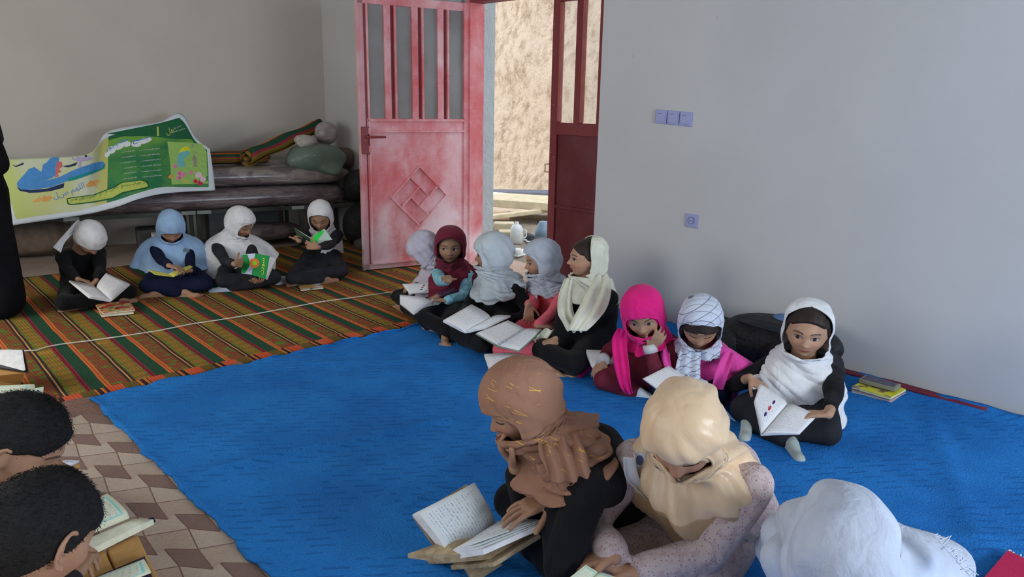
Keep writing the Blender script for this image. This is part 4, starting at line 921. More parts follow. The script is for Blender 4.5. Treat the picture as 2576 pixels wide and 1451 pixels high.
def scarf(F, mat, rings, brow=.24, chin=-.47, amax=62, nrow=90, ncol=96, thick=.004, seed=1, name='headscarf', fk=(7, 11, 17), lip=.015, swirl=0., hug=.07, hemwave=.0, wrap=None):
    """rings: ('h', z, rf, rb, rs, fold) in head heights, or ('w', centre, rf, rb, rs, fold, tiltf, tilts) in metres"""
    H, hh, hc = F.H, F.hh, F.hc; rows = []
    for r in rings:
        if r[0] == 'h':
            z = r[1]; c = hc + H[2] * z * hh + H[1] * (r[6] * hh if len(r) > 6 else 0)
            rows.append(np.concatenate([c, H[1], H[0], [r[2] * hh, r[3] * hh, r[4] * hh, r[4] * hh, r[5], z]]))
        else:
            _, c, rf, rb, rs, fo, tf, ts = r[:8]; rl, rr = (rs if hasattr(rs, '__len__') else (rs, rs))
            Fv = _n(F.Tf + np.array([0, 0, -tf])); Sv = _n(F.Ts + np.array([0, 0, -ts]))
            rows.append(np.concatenate([c, Fv, Sv, [rf, rb, rl, rr, fo, -2 - len(rows)]]))
    R_ = np.array(rows); n = len(R_) - 1; r_ = np.random.RandomState(seed); ph = r_.uniform(0, 6.3, 8); G = []
    for i in range(nrow + 1):
        t = i / nrow * n; q = catmull(R_, t); c, Fv, Sv = q[:3], _n(q[3:6]), q[6:9]; Sv = _n(Sv - Fv * np.dot(Sv, Fv)); rf, rb, rl, rr, fo, z = q[9:]
        a = 0.
        if chin < z < brow:
            zm = (brow + chin) / 2; e = (z - zm) / (brow - zm); a = math.radians(amax) * math.sqrt(max(0, 1 - abs(e) ** 2.3))
        row = []
        for j in range(ncol + 1):
            u = j / ncol; th = a + (2 * math.pi - 2 * a) * u; ct, st = math.cos(th), math.sin(th)
            ex = rf if ct > 0 else rb; es = rr if st > 0 else rl
            f = sum(math.sin(k * th + ph[m] + swirl * t * (1 + .3 * m)) * (1, .6, .4)[m] for m, k in enumerate(fk)); f2 = math.sin(3 * th + 1.7 * t + ph[4]) * math.sin(2.3 * t + ph[5])
            rad = 1 + 0 * f; off = fo * (f + .8 * f2) * .5 * min(1., t * .8)
            edge = math.exp(-min(u, 1 - u) * ncol / 1.6) if a > .02 else 0
            off += lip * hh * edge * 1.0
            if wrap:                       # cloth wound round the neck: rolled folds running round it
                w0, w1, nf, am, sk_ = wrap; tt = t / n
                if w0 < tt < w1:
                    e = math.sin(math.pi * (tt - w0) / (w1 - w0)) ** .6; q_ = nf * (tt - w0) / (w1 - w0) + sk_ * math.sin(th + ph[3]) + .25 * math.sin(2 * th + ph[2]) + .1 * math.sin(5 * th + ph[1])
                    off += am * e * (abs(math.sin(math.pi * q_)) ** .55 - .3)
            if a > .02 or hug > .1: kk = 1 if a <= .02 else 1 - hug * math.exp(-(min(u, 1 - u) * ncol / 6.) ** 2); ex *= kk; es *= kk
            p = c + Fv * ct * (ex + off) + Sv * st * (es + off)
            if hemwave and i > nrow * .8: p = p + np.array([0, 0, -1]) * hemwave * math.sin(5 * th + ph[6]) * (i / nrow - .8) * 5
            row.append(p)
        G.append(row)
    mb = MB(); mb.grid(G); o = mb.build(name, mat, F.root, smooth=True)
    # weld the front seam where the cloth is closed
    bm = bmesh.new(); bm.from_mesh(o.data); bmesh.ops.remove_doubles(bm, verts=bm.verts, dist=.0008); bm.to_mesh(o.data); bm.free()
    o.data.polygons.foreach_set('use_smooth', [True] * len(o.data.polygons))
    solid(o, thick, 1); return o
HEADR = lambda k=1., f=.004: [('h', .575 * k, .0005, .0005, .0005, 0, -.05), ('h', .565 * k, .14, .16, .15, 0, -.04), ('h', .50 * k, .27 * k, .33 * k, .27 * k, f * .3, -.01), ('h', .36 * k, .40 * k, .48 * k, .375 * k, f * .6), ('h', .18, .455 * k, .54 * k, .425 * k, f), ('h', -.02, .47 * k, .55 * k, .43 * k, f), ('h', -.22, .47 * k, .50 * k, .42 * k, f), ('h', -.40, .46, .42, .40, f)]
UPV_ = np.array([0, 0, 1.])
def strip(F, pts, wid, side, mat, name='scarf_end', n=26, m=12, wave=.008, k=3, seed=1, thick=.003, fr=0):
    """a hanging end of cloth: pts path, wid widths, side = width direction(s)"""
    pts = np.array(pts, float); wid = np.array(wid, float)[:, None]; sd = np.array([_n(v) for v in (side if hasattr(side[0], '__len__') else [side] * len(pts))]); r = np.random.RandomState(seed); p0 = r.uniform(0, 6, 3)
    G = []
    for i in range(n + 1):
        t = i / n * (len(pts) - 1); p = catmull(pts, t); w = catmull(wid, t)[0]; s_ = _n(catmull(sd, t)); tg = _n(catmull(pts, min(t + .05, len(pts) - 1)) - catmull(pts, max(t - .05, 0))); nn = _n(np.cross(s_, tg))
        G.append([p + s_ * w * (j / m - .5) + nn * wave * (math.sin(k * 2 * math.pi * j / m + p0[0] + t * .6) + .4 * math.sin(5.3 * j / m * k + p0[1] + t)) for j in range(m + 1)])
    o = MB().grid(G).build(name, mat, F.root if hasattr(F, 'root') else F, smooth=True); solid(o, thick, 0)
    if fr:
        mb = MB(); last = G[-1]
        for q in range(fr):
            a = catmull(np.array(last), q / (fr - 1) * m); d = _n(np.array(last[0]) - np.array(G[-3][0])); e = r.normal(size=3) * .25
            mb.tube([a, a + (d + e) * .012, a + (d + e * 1.5) * .026], .0012, 4)
        tag(mb.build('fringe', mat, F.root if hasattr(F, 'root') else F), kind='stuff')
    return o
# ---------------------------------------------------------------- open books from corner points
def page_mat(name, c=(.72, .76, .84), ink=(.12, .14, .2), lines=16, frame=None, pics=(), amt=.42, band=None):
    n = NT(name, .7, .2); uv = n.uv(); u, v, _ = n.xyz(uv)
    rowf = (v * lines).frac(); row = (v * lines).floor()
    wn_ = n.noise(n.uv((60, lines * 1.0, 1)), 1., 2, .6); m = (rowf + (-.5)).abs().lt(.16) * wn_.gt(.50) * u.gt(.10) * u.lt(.90) * v.gt(.08) * v.lt(.92)
    m = m * n.noise(n.uv((5, 3, 1)), 1.5, 1).gt(.38); col = n.mix(m * amt, c, ink)
    if frame:
        e = (u + (-.5)).abs(); f = (v + (-.5)).abs(); fr = (e.gt(.36) + f.gt(.40)).min(1.) * e.lt(.40) * f.lt(.44); col = n.mix(fr, col, frame)
        if band: col = n.mix(e.lt(.36) * f.lt(.40) * .35, col, band)
    for (cu, cv, ru, rv, cc) in pics:
        a = (u + (-cu)) / ru; b = (v + (-cv)) / rv; col = n.mix((a * a + b * b).sqrt().step(1.05, .9), col, cc)
    n.col(col); return n.m
def page_quad(name, sA, sB, oA, oB, thick, bulge, mat, parent, edge, up=None, m=10, n=6, curl=0.):
    """page block between the spine (sA near, sB far) and the outer edge (oA, oB); thickness below"""
    sA, sB, oA, oB = [np.array(q, float) for q in (sA, sB, oA, oB)]
    nn = _n(np.cross(oA - sA, sB - sA)); nn = nn if nn[2] > 0 else -nn
    if up is not None and np.dot(nn, up) < 0: nn = -nn
    top = []; bot = []
    for i in range(n + 1):
        v = i / n; a = sA + (sB - sA) * v; b = oA + (oB - oA) * v
        rt = []; rb = []
        for j in range(m + 1):
            u = j / m; h = bulge * (math.sin(math.pi * min(1, u * 1.0) ** .55)) + curl * u * u * v
            p = a + (b - a) * u + nn * h; tk = thick * (min(1, u * 5 + .15)); rt.append(p); rb.append(a + (b - a) * u + nn * (h * .35 - tk * .9))
        top.append(rt); bot.append(rb)
    V = [p for r in top for p in r]; c = m + 1; F_ = [(i * c + j, i * c + j + 1, (i + 1) * c + j + 1, (i + 1) * c + j) for i in range(n) for j in range(m)]; nt = len(F_); o = len(V)
    V += [p for r in bot for p in r]; F_ += [(o + i * c + j, o + (i + 1) * c + j, o + (i + 1) * c + j + 1, o + i * c + j + 1) for i in range(n) for j in range(m)]
    for j in range(m): F_ += [(j, o + j, o + j + 1, j + 1), (n * c + j, n * c + j + 1, o + n * c + j + 1, o + n * c + j)]
    for i in range(n): F_ += [(i * c + m, o + i * c + m, o + (i + 1) * c + m, (i + 1) * c + m), (i * c, (i + 1) * c, o + (i + 1) * c, o + i * c)]
    fm = [0] * nt + [1] * (len(F_) - nt)
    ob = mesh_obj(name, V, F_, None, parent, mats=[mat, edge], fmat=fm)
    uvl = ob.data.uv_layers.new(name='uv'); k = 0
    for p in ob.data.polygons:
        for li in p.loop_indices:
            vi = ob.data.loops[li].vertex_index % o; uvl.data[li].uv = ((vi % c) / m, (vi // c) / n)
    for p in ob.data.polygons: p.use_smooth = p.index < nt
    return ob
M_edge = plain('page edges', A(190, 194, 204), .8, .08, 30); M_edgec = plain('cream page edges', A(206, 196, 160), .8, .08, 30)
PG = page_mat('lined pages', A(176, 184, 208, 2.1), A(90, 96, 130)); PGp = page_mat('pages with pictures', A(176, 184, 208, 2.1), A(110, 116, 150), 14, pics=((.35, .30, .05, .07, A(40, 40, 90)), (.36, .52, .05, .08, A(150, 50, 60)), (.36, .74, .04, .07, A(60, 40, 80))))
PGc = page_mat('framed cream pages', A(186, 178, 152, 2.), A(60, 66, 60), 10, frame=A(120, 172, 166), band=A(170, 186, 170))
def book(label, sA, sB, L=None, Rr=None, thick=.008, bulge=.008, mat=None, mat2=None, edge=None, cover=None, group=None, name='open_book', z=.004, cov=.006, extra=0, up=None):
    sA, sB = np.array(sA, float), np.array(sB, float); r = empty(name, (sA + sB) / 2, label, 'book', group); mat = mat or PG
    for k, q in ((0, L), (1, Rr)):
        if q is None: continue
        oA, oB = np.array(q[0], float), np.array(q[1], float)
        page_quad('pages', sA, sB, oA, oB, thick, bulge, (mat2 if (k and mat2) else mat), r, edge or M_edge, up)
        if extra:
            nn = _n(np.cross(oA - sA, sB - sA)); nn = nn if nn[2] > 0 else -nn
            for e in range(extra): page_quad('loose_page', sA, sB, oA + nn * (.007 + .009 * e) + (sA - oA) * .02 * (e + 1), oB + nn * (.003 + .004 * e), .0008, bulge + .004, mat, r, edge or M_edge, up, m=8, n=3)
        if cover:
            nn = _n(np.cross(oA - sA, sB - sA)); nn = nn if nn[2] > 0 else -nn
            if up is not None and np.dot(nn, up) < 0: nn = -nn
            ex = lambda a, b: b + _n(b - a) * cov
            d = _n(sB - sA) * cov; P = [sA - d, ex(sA, oA) - d, ex(sB, oB) + d, sB + d]; MB().prism([p - nn * (thick + .003) for p in P], nn * .0025).build('cover', cover, r)
    return r
# ================================================================ people
def cloth_stripe(name, c, r=.9, sheen=.1, tw=260):
    n = NT(name, r, .15); p = n.obj(); f = n.noise(p, 16, 4); n.col(n.mix(f.step(.3, .7), tuple(x * .92 for x in c), tuple(min(1, x * 1.06) for x in c)))
    n.bump(n.noise(p, tw, 2) * .08 + n.noise(n.obj((1.2, 1.2, .8)), 15, 3, .5, 1.6) + n.noise(n.obj((1, 1, .5)), 42, 2, .5, 1.) * .35, .42, .013); n.b.inputs['Sheen Weight'].default_value = sheen; return n.m
K_ = 2.0
HAIR = plain('black hair', (.014, .011, .010), .55, .3, 60, .5, 300, .35); HAIRB = plain('brown black hair', (.03, .018, .012), .5, .3, 60, .5, 300, .35)
BLACK = cloth_stripe('black cloth', (.0105, .0105, .0125), .95, .05); NAVY = plain('navy cloth', (.012, .016, .045), .9, .2, 10, .3, 200, .1)
CHAR = plain('charcoal cloth', (.030, .032, .040), .9, .2, 10, .3, 200, .1)
WHT = cloth_stripe('white cotton', A(196, 200, 210, 1.75)); OFFW = cloth_stripe('off white cotton', A(176, 180, 172, 1.6)); GREYW = cloth_stripe('grey white cotton', A(160, 168, 172, 1.6))
def place(px, py, z, yaw, lean, side=0.):
    h = az(px, py, z); T_ = ydir(yaw); return h, h[:2] - T_[:2] * lean + np.array([T_[1], -T_[0]]) * side
DN = np.array([0, 0, -1.]); UPV = np.array([0, 0, 1.])
def W_(F, t, fwd=0., side=0.):           # a point of the trunk: t metres below the neck base
    return F.nb - F.up * t + F.Tf * fwd + F.Ts * side
def cape(F, ln=.24, rs=.20, rf=.13, rb=.12, fo=.012, tf=.25, ts=0, nk=.085):
    return [('w', F.nb + UPV * .025, nk + .01, nk, nk + .005, fo * .5, .1, 0), ('w', W_(F, .05), rf * .85, rb * .85, rs * .86, fo * .6, tf * .6, ts * .5), ('w', W_(F, .12, .01), rf * 1.02, rb, rs, fo, tf, ts), ('w', W_(F, ln, .02), rf * 1.1, rb * 1.02, rs * 1.06, fo * 1.4, tf, ts)]

# ---- far row along the back wall, from left
h, p = place(226, 600, .42, -82, .16); f_ = ydir(-78, -52)
wr, wl2 = az(205, 693, .20), az(238, 716, .17)
G1 = person('girl in black with white knotted headscarf reading a book at far left of back row', p, h, f_, -82, .98, .215, cloth_mat=BLACK, eyes='down', seed=11, bend=.6,
    hands={'r': dict(w=az(196, 702, .19), fd=az(212, 706, .17) - az(196, 702, .19), curl=50), 'l': dict(w=az(243, 706, .17), fd=az(228, 720, .14) - az(243, 706, .17), pn=(0, 0, -1), curl=18)},
    knees={'r': az(160, 762, .08), 'l': az(325, 735, .07)}, feet={'r': az(300, 755, .035), 'l': az(200, 765, .035)})
MB().cap(G1.nb - G1.up * .01, .055, G1.nb + UPV * .03 + G1.Tf * .02, .048).build('collar', BLACK, G1.root, smooth=True)
hairline(G1, HAIR, .2)
RB_ = HEADR(1.02, .006)
scarf(G1, WHT, [RB_[0], RB_[1], RB_[2], RB_[3], ('h', .20, .455, .54, .425, .006), ('h', .05, .46, .54, .42, .006), ('h', -.10, .33, .52, .40, .004, -.05)], brow=-2, chin=-3, seed=2, lip=0, fk=(3, 5, 9))
q = G1.hc; B = G1.H
strip(G1, [q - B[1] * .10 - B[2] * .02 , q - B[1] * .13 + G1.Ts * .04 - UPV * .02, q - B[1] * .12 + G1.Ts * .13 - UPV * .085, q - B[1] * .10 + G1.Ts * .19 - UPV * .14], [.10, .07, .05, .06], [G1.Ts * .3 + UPV, UPV, UPV, UPV + G1.Ts], WHT, seed=5, wave=.006)

h, p = place(430, 572, .44, -105, .10); f_ = ydir(-105, -36)
G2 = person('girl in navy with light blue headscarf reading a yellow booklet', p, h, f_, -105, 1.0, .215, cloth_mat=NAVY, eyes='down', seed=12,
    hands={'r': dict(pole=-UPV - ydir(-105) * .9, w=az(425, 668, .24), fd=az(455, 680, .2) - az(425, 672, .22), curl=35), 'l': dict(pole=-UPV - ydir(-105) * .9, w=az(480, 680, .17), fd=az(440, 690, .15) - az(480, 684, .16), pn=(0, 0, 1), curl=35)},
    knees={'r': az(370, 718, .08), 'l': az(520, 712, .08)}, feet={'r': az(460, 735, .035), 'l': az(400, 735, .035)})
M_lb = cloth_stripe('light blue cotton', A(128, 156, 206, 1.8))
scarf(G2, M_lb, HEADR(1.03, .005) + [('w', G2.nb + UPV * .04, .125, .10, .12, .006, .2, 0), ('w', W_(G2, .01, .01), .165, .13, .20, .010, .3, 0), ('w', W_(G2, .07, .03), .215, .15, .25, .014, .3, 0), ('w', W_(G2, .13, .05), .25, .16, .275, .024, .35, 0)], brow=.16, chin=-.46, amax=56, seed=3, hemwave=.012)
undercap(G2, M_lb, .14)
M_bd = plain('badge', A(84, 104, 112)); c_ = W_(G2, .045, .155, -.085); G2b = MB().tube([c_ + G2.Tf * .006, c_ + G2.Tf * .012], .022, 20); 

h, p = place(604, 562, .44, -92, .10); f_ = ydir(-62, -26)
G3 = person('girl in dark dress and white cape headscarf holding an upright green book', p, h, f_, -95, 1.0, .215, cloth_mat=CHAR, eyes='down', seed=13,
    hands={'r': dict(pole=-UPV - ydir(-95) * .6, w=az(590, 664, .30), fd=az(614, 660, .29) - az(590, 664, .30), pn=-ydir(-100), curl=22, th=UPV), 'l': dict(w=az(640, 706, .14), fd=az(655, 703, .15) - az(632, 697, .14), pn=(0, 0, 1), curl=30)},
    knees={'r': az(560, 705, .09), 'l': az(690, 698, .09)}, feet={'r': az(708, 703, .04), 'l': az(570, 722, .035)}, sockmat=plain('grey socks', A(150, 156, 168)))
scarf(G3, WHT, HEADR(1.04, .005) + [('w', G3.nb + UPV * .04, .125, .10, .12, .006, .2, 0), ('w', W_(G3, .01, .01), .165, .13, .20, .010, .3, .05), ('w', W_(G3, .09, .03), .22, .15, .26, .015, .35, .12), ('w', W_(G3, .17, .05), .24, .16, .29, .024, .4, .2)], brow=.26, chin=-.46, amax=56, seed=4, hemwave=.015, lip=.03)

undercap(G3, WHT, .22)
h, p = place(806, 545, .44, -118, .08); f_ = ydir(-128, -30)
G4 = person('girl at right end of back row, white scarf over dark hair, raised book', p, h, f_, -118, .98, .215, cloth_mat=CHAR, eyes='down', seed=14,
    hands={'r': dict(w=az(752, 606, .33), fd=az(750, 590, .36) - az(752, 606, .33), pn=-ydir(-110), curl=55, th=UPV), 'l': dict(w=az(800, 622, .30), fd=az(780, 618, .31) - az(800, 622, .30), pn=-ydir(-110), curl=30, th=UPV)},
    knees={'r': az(735, 700, .08), 'l': az(860, 680, .08)}, feet={'r': az(815, 702, .04), 'l': az(760, 705, .04)})
hairline(G4, HAIRB, .30, thick=.02)
scarf(G4, WHT, HEADR(1.08, .004) + [('w', G4.nb + UPV * .02, .09, .09, .10, .008, .1, 0), ('w', W_(G4, .05, .0), .11, .11, .15, .010, .2, -.1), ('w', W_(G4, .10, .0), .12, .12, .185, .012, .2, -.5)], brow=.40, chin=-.5, amax=60, seed=6, lip=.03)
strip(G4, [W_(G4, .06, .10, -.06), W_(G4, .15, .14, -.03), W_(G4, .25, .16, .02), W_(G4, .31, .19, .05)], [.10, .09, .10, .12], [G4.Ts] * 4, WHT, seed=3)

# ---- right row, from the door
h, p = place(1068, 628, .42, 185, .10); f_ = ydir(140, -45)
PLUM = plain('plum sequinned cloth', A(62, 26, 52, 2.), .35, .5, 90, .5, 120, .6)
R1 = person('girl bending away in grey-white scarf and plum dress behind the maroon scarf', p, h, f_, 190, .92, .21, cloth_mat=PLUM, eyes='down', seed=21, pants_mat=BLACK,
    hands={'r': dict(w=az(1050, 720, .17), fd=ydir(170)), 'l': dict(w=az(1100, 745, .18), fd=ydir(170, -20), curl=40)}, knees={'r': az(1000, 745, .07), 'l': az(1075, 800, .07)})
scarf(R1, cloth_stripe('dusty white cotton', A(158, 154, 166, 1.7)), HEADR(1.04, .008) + [('w', R1.nb + UPV * .02, .10, .09, .10, .01, .2, 0), ('w', W_(R1, .06, .0), .12, .12, .14, .014, .3, 0), ('w', W_(R1, .13, .03), .14, .13, .17, .02, .5, 0), ('w', W_(R1, .19, .06), .13, .13, .165, .02, .6, 0)], brow=.2, chin=-.45, amax=45, seed=7, wrap=(.55, .95, 6, .011, 1.2))

h, p = place(1133, 620, .465, 205, .06); f_ = ydir(228, -3)
M_tq = plain('turquoise print', A(112, 160, 172, 1.8), .85, .35, 45, .3, 200)
R2 = person('girl in maroon headscarf looking up with wide eyes, turquoise sleeves', p, h, f_, 200, .95, .215, sk=(.36, .21, .14), cloth_mat=M_tq, pants_mat=BLACK, gaze=(.028, .0), seed=22,
    hands={'r': dict(w=az(1130, 706, .36), fd=az(1098, 662, .40) - az(1124, 700, .36), curl=50, sleeve=.75), 'l': dict(w=az(1122, 756, .17), fd=az(1085, 752, .17) - az(1118, 756, .17), curl=30)},
    knees={'r': az(1068, 800, .08), 'l': az(1130, 830, .08)}, feet={'r': az(1080, 820, .035), 'l': az(1095, 815, .035)})
hairline(R2, HAIR, .34, thick=.02)
M_mar = cloth_stripe('maroon cloth', A(92, 28, 44, 1.7))
scarf(R2, M_mar, HEADR(1.08, .006) + [('w', R2.nb + UPV * .025, .10, .10, .11, .01, .1, 0), ('w', W_(R2, .03, .0), .125, .12, .165, .014, .2, .0), ('w', W_(R2, .09, .0), .14, .13, .20, .016, .3, -.1), ('w', W_(R2, .15, .02), .14, .13, .20, .02, .45, -.2)], brow=.36, chin=-.5, amax=56, seed=8, lip=.04, swirl=.6, wrap=(.62, .95, 5, .010, 1.3))

h, p = place(1238, 640, .50, 185, .07); f_ = ydir(128, -4)
R3 = person('girl in black coat and wrapped white scarf, face turned away to the left', p, h, f_, 185, 1.05, .215, cloth_mat=BLACK, gaze=(0, 0), seed=23,
    hands={'l': dict(w=az(1275, 802, .14), fd=az(1255, 808, .13) - az(1275, 802, .14), curl=40), 'r': dict(w=az(1165, 790, .17), fd=ydir(190, -20))},
    knees={'r': az(1120, 815, .08), 'l': az(1210, 862, .09)}, feet={'r': az(1120, 842, .04), 'l': az(1160, 850, .04)})
scarf(R3, GREYW, HEADR(1.10, .007) + [('w', R3.nb + UPV * .035, .105, .10, .105, .012, .1, 0), ('w', W_(R3, .0, .0), .125, .12, .145, .020, .25, 0), ('w', W_(R3, .02, .01), .14, .13, .165, .022, .4, .0), ('w', W_(R3, .04, .015), .15, .12, .165, .016, .55, -.05)], brow=.22, chin=-.50, amax=66, seed=9, swirl=1.5, wrap=(.60, 1.01, 6, .014, 1.4))

undercap(R3, GREYW, .2)
h, p = place(1362, 655, .48, 182, .07); f_ = ydir(146, -10)
M_cor = cloth_stripe('coral cotton', A(222, 84, 96, 1.75)); CUFW = plain('white lace', (.6, .6, .6), .8)
R4 = person('girl in coral pink dress with grey scarf, arms folded over notebook', p, h, f_, 185, 1.0, .21, cloth_mat=M_cor, seed=24, sk=(.42, .245, .165),
    hands={'r': dict(w=az(1330, 765, .27), fd=az(1330, 792, .22) - az(1330, 770, .27), curl=20, pole=ydir(185) * -.3 - UPV), 'l': dict(w=az(1352, 820, .18), fd=az(1392, 822, .17) - az(1352, 820, .18) , curl=20, cuff=0, sleeve=.9, pole=-UPV + ydir(275) * .6)},
    knees={'r': az(1262, 880, .07), 'l': az(1345, 880, .08)}, feet={'r': az(1290, 895, .035), 'l': az(1330, 895, .035)})
R4.gm = cloth_stripe('grey cotton', A(150, 156, 166, 1.65))
scarf(R4, R4.gm, HEADR(1.07, .006) + [('w', R4.nb + UPV * .03, .10, .09, .10, .012, .1, 0), ('w', W_(R4, -.01, .0), .11, .11, .12, .018, .2, 0), ('w', W_(R4, .012, .01), .115, .115, .135, .014, .25, -.1)], brow=.32, chin=-.52, amax=68, seed=10, swirl=2., wrap=(.62, 1.01, 7, .012, 1.2))
undercap(R4, R4.gm, .30, .33)
strip(R4, [W_(R4, .03, .11, .02), W_(R4, .11, .13, .02), W_(R4, .21, .13, .02)], [.05, .06, .065], [R4.Ts] * 3, R4.gm, seed=2, wave=.004)

h, p = place(1474, 650, .55, 180, .05); f_ = ydir(146, 2)
R5 = person('tall girl in black with long cream scarf over her shoulders, hands folded in lap', p, h, f_, 180, 1.12, .21, cloth_mat=BLACK, seed=25, sk=(.48, .28, .19), gaze=(0, .0),
    hands={'l': dict(w=az(1405, 862, .14), fd=az(1382, 868, .13) - az(1405, 862, .14), curl=40), 'r': dict(w=az(1400, 852, .16), fd=az(1380, 862, .14) - az(1402, 852, .16), curl=40)},
    knees={'r': az(1362, 880, .09), 'l': az(1445, 915, .10)}, feet={'r': az(1380, 915, .04), 'l': az(1440, 930, .035)})
hairline(R5, HAIRB, .26, thick=.03)
M_cr = cloth_stripe('cream cotton', A(190, 190, 172, 1.65))
scarf(R5, M_cr, [('h', .60, .01, .10, .01, 0, -.16), ('h', .58, .04, .22, .17, .002, -.14), ('h', .50, .12, .38, .32, .003, -.10), ('h', .36, .20, .52, .42, .004, -.04), ('h', .16, .30, .57, .46, .005), ('h', -.04, .34, .58, .47, .006), ('h', -.25, .36, .55, .47, .008), ('h', -.45, .40, .50, .46, .01),
    ('w', R5.nb + UPV * .02, .10, .12, .13, .012, .1, 0), ('w', W_(R5, .07), .10, .13, .18, .016, .1, 0)], brow=.63, chin=-.75, amax=92, seed=11, lip=.02)
for pts_, wd in (([az(1515, 690, .53), az(1508, 730, .47), az(1490, 775, .40), az(1468, 810, .34), az(1452, 832, .30)], [.07, .12, .14, .12, .09]), ([az(1432, 700, .50), az(1422, 745, .42), az(1424, 785, .36), az(1440, 815, .31), az(1447, 832, .29)], [.045, .07, .08, .08, .07])):
    strip(R5, [q + (CAM - q) / np.linalg.norm(CAM - q) * .03 for q in pts_], wd, [ydir(-43, 0)] * 5, M_cr, seed=int(wd[1] * 100), wave=.012, k=2, n=36, m=16)
strip(R5, [az(1392, 828, .20), az(1378, 845, .16), az(1360, 855, .13), az(1385, 885, .10)], [.10, .11, .10, .07], [ydir(137), ydir(137), ydir(150), ydir(137)], M_cr, seed=21, wave=.012, k=2)

h, p = place(1618, 790, .43, 192, .14); f_ = ydir(214, -22)
M_wine = plain('wine red knit', A(92, 34, 46, 1.5), .95, .15, 20, .5, 260, .1); M_pk = cloth_stripe('hot pink cotton', A(214, 28, 104, 1.75))
R6 = person('girl in hot pink headscarf and wine red dress resting cheek on her hand', p, h, f_, 195, 1.0, .215, cloth_mat=M_wine, seed=26, roll=-.18, sk=(.38, .22, .145), gaze=(.01, -.005), bend=.3,
    hands={'l': dict(w=h + (frame(f_, -.18).T @ np.array([-.10, .46, -.60])) * .215, fd=frame(f_, -.18).T @ np.array([-.62, -.05, .75]), pn=-f_ + UPV * .2, curl=30, pole=-UPV + ydir(192) * .4 + ydir(282) * .2, th=ydir(140) + UPV), 'r': dict(w=az(1517, 905, .15), fd=az(1500, 940, .09) - az(1517, 905, .15), curl=25)},
    knees={'r': az(1520, 955, .07), 'l': az(1655, 945, .10)}, feet={'r': az(1600, 985, .03), 'l': az(1560, 960, .03)}, cuff=CUFW, sockmat=plain('silver shoe', A(170, 176, 186), .4))
scarf(R6, M_pk, HEADR(1.08, .005) + [('w', R6.nb + UPV * .02, .105, .10, .10, .01, .3, 0), ('w', W_(R6, .01, .02), .115, .11, .12, .014, .4, .2)], brow=.24, chin=-.50, amax=54, seed=12, swirl=.8, lip=.02)
strip(R6, [R6.hc + R6.H[2] * -.06 + R6.H[0] * .10 + R6.H[1] * .03, W_(R6, .0, .13, .10), W_(R6, .10, .19, .07), W_(R6, .20, .23, .04), W_(R6, .24, .22, .03)], [.06, .075, .08, .06, .04], [R6.Ts] * 5, M_pk, seed=5, wave=.008, k=2)
strip(R6, [az(1500, 900, .10), az(1485, 925, .05), az(1460, 945, .03)], [.06, .10, .07], [ydir(20)] * 3, M_pk, seed=8, wave=.008)

undercap(R6, M_pk, .20)
h, p = place(1762, 815, .42, 196, .12); f_ = ydir(216, -30)
M_rose = cloth_stripe('rose pink cotton', A(214, 66, 142, 1.6))
n = NT('checked cotton', .9, .15); p_ = n.obj(); x, y, z = n.xyz(p_); u_ = ((x * .8 + y * .6 + z * .5) * 26.).frac(); v_ = ((z * 1. - x * .4 + y * .5) * 22.).frac()
n.col(n.mix((u_.lt(.06) + v_.lt(.07)).min(1.) * .8, n.mix((u_.gt(.5) * v_.gt(.5)) * .15, A(176, 182, 194, 1.6), A(120, 126, 146, 1.6)), A(46, 50, 66))); M_chk = n.m
R7 = person('girl in rose pink jacket with checked scarf and dark fringe, looking down', p, h, f_, 200, 1.0, .21, cloth_mat=M_rose, eyes='down', seed=27, sk=(.36, .20, .13), pants_mat=NAVY,
    hands={'r': dict(w=az(1790, 950, .13), fd=az(1772, 960, .11) - az(1795, 950, .13), curl=45), 'l': dict(w=az(1822, 948, .13), fd=az(1800, 962, .10) - az(1825, 948, .13), curl=50)},
    knees={'r': az(1660, 975, .07), 'l': az(1800, 1000, .08)}, feet={'r': az(1720, 1000, .035), 'l': az(1700, 990, .035)})
hairline(R7, HAIRB, .13, thick=.035)
scarf(R7, M_chk, HEADR(1.10, .005) + [('w', R7.nb + UPV * .02, .09, .10, .10, .01, .1, 0), ('w', W_(R7, .02, .0), .10, .11, .12, .014, .2, 0)], brow=.40, chin=-.54, amax=70, seed=13, lip=.03)
strip(R7, [W_(R7, -.01, .10, .01), W_(R7, .07, .15, .02), W_(R7, .16, .18, .02), W_(R7, .24, .20, .0)], [.09, .11, .12, .14], [R7.Ts] * 4, M_chk, seed=4, wave=.012, k=2, fr=14)
strip(R7, [W_(R7, .10, .17, -.02), W_(R7, .20, .20, -.08), W_(R7, .27, .20, -.14)], [.10, .12, .12], [R7.Ts + UPV * .2] * 3, M_chk, seed=9, wave=.012, k=2, fr=14)
for sg in (-1, 1): strip(R7, [W_(R7, .0, .03, sg * .15), W_(R7, .07, .13, sg * .13), W_(R7, .16, .145, sg * .10)], [.05, .065, .055], [R7.Ts * sg + UPV * .3 - R7.Tf * .4] * 3, M_rose, name='ruffle', seed=3, wave=.007, k=1, n=30)

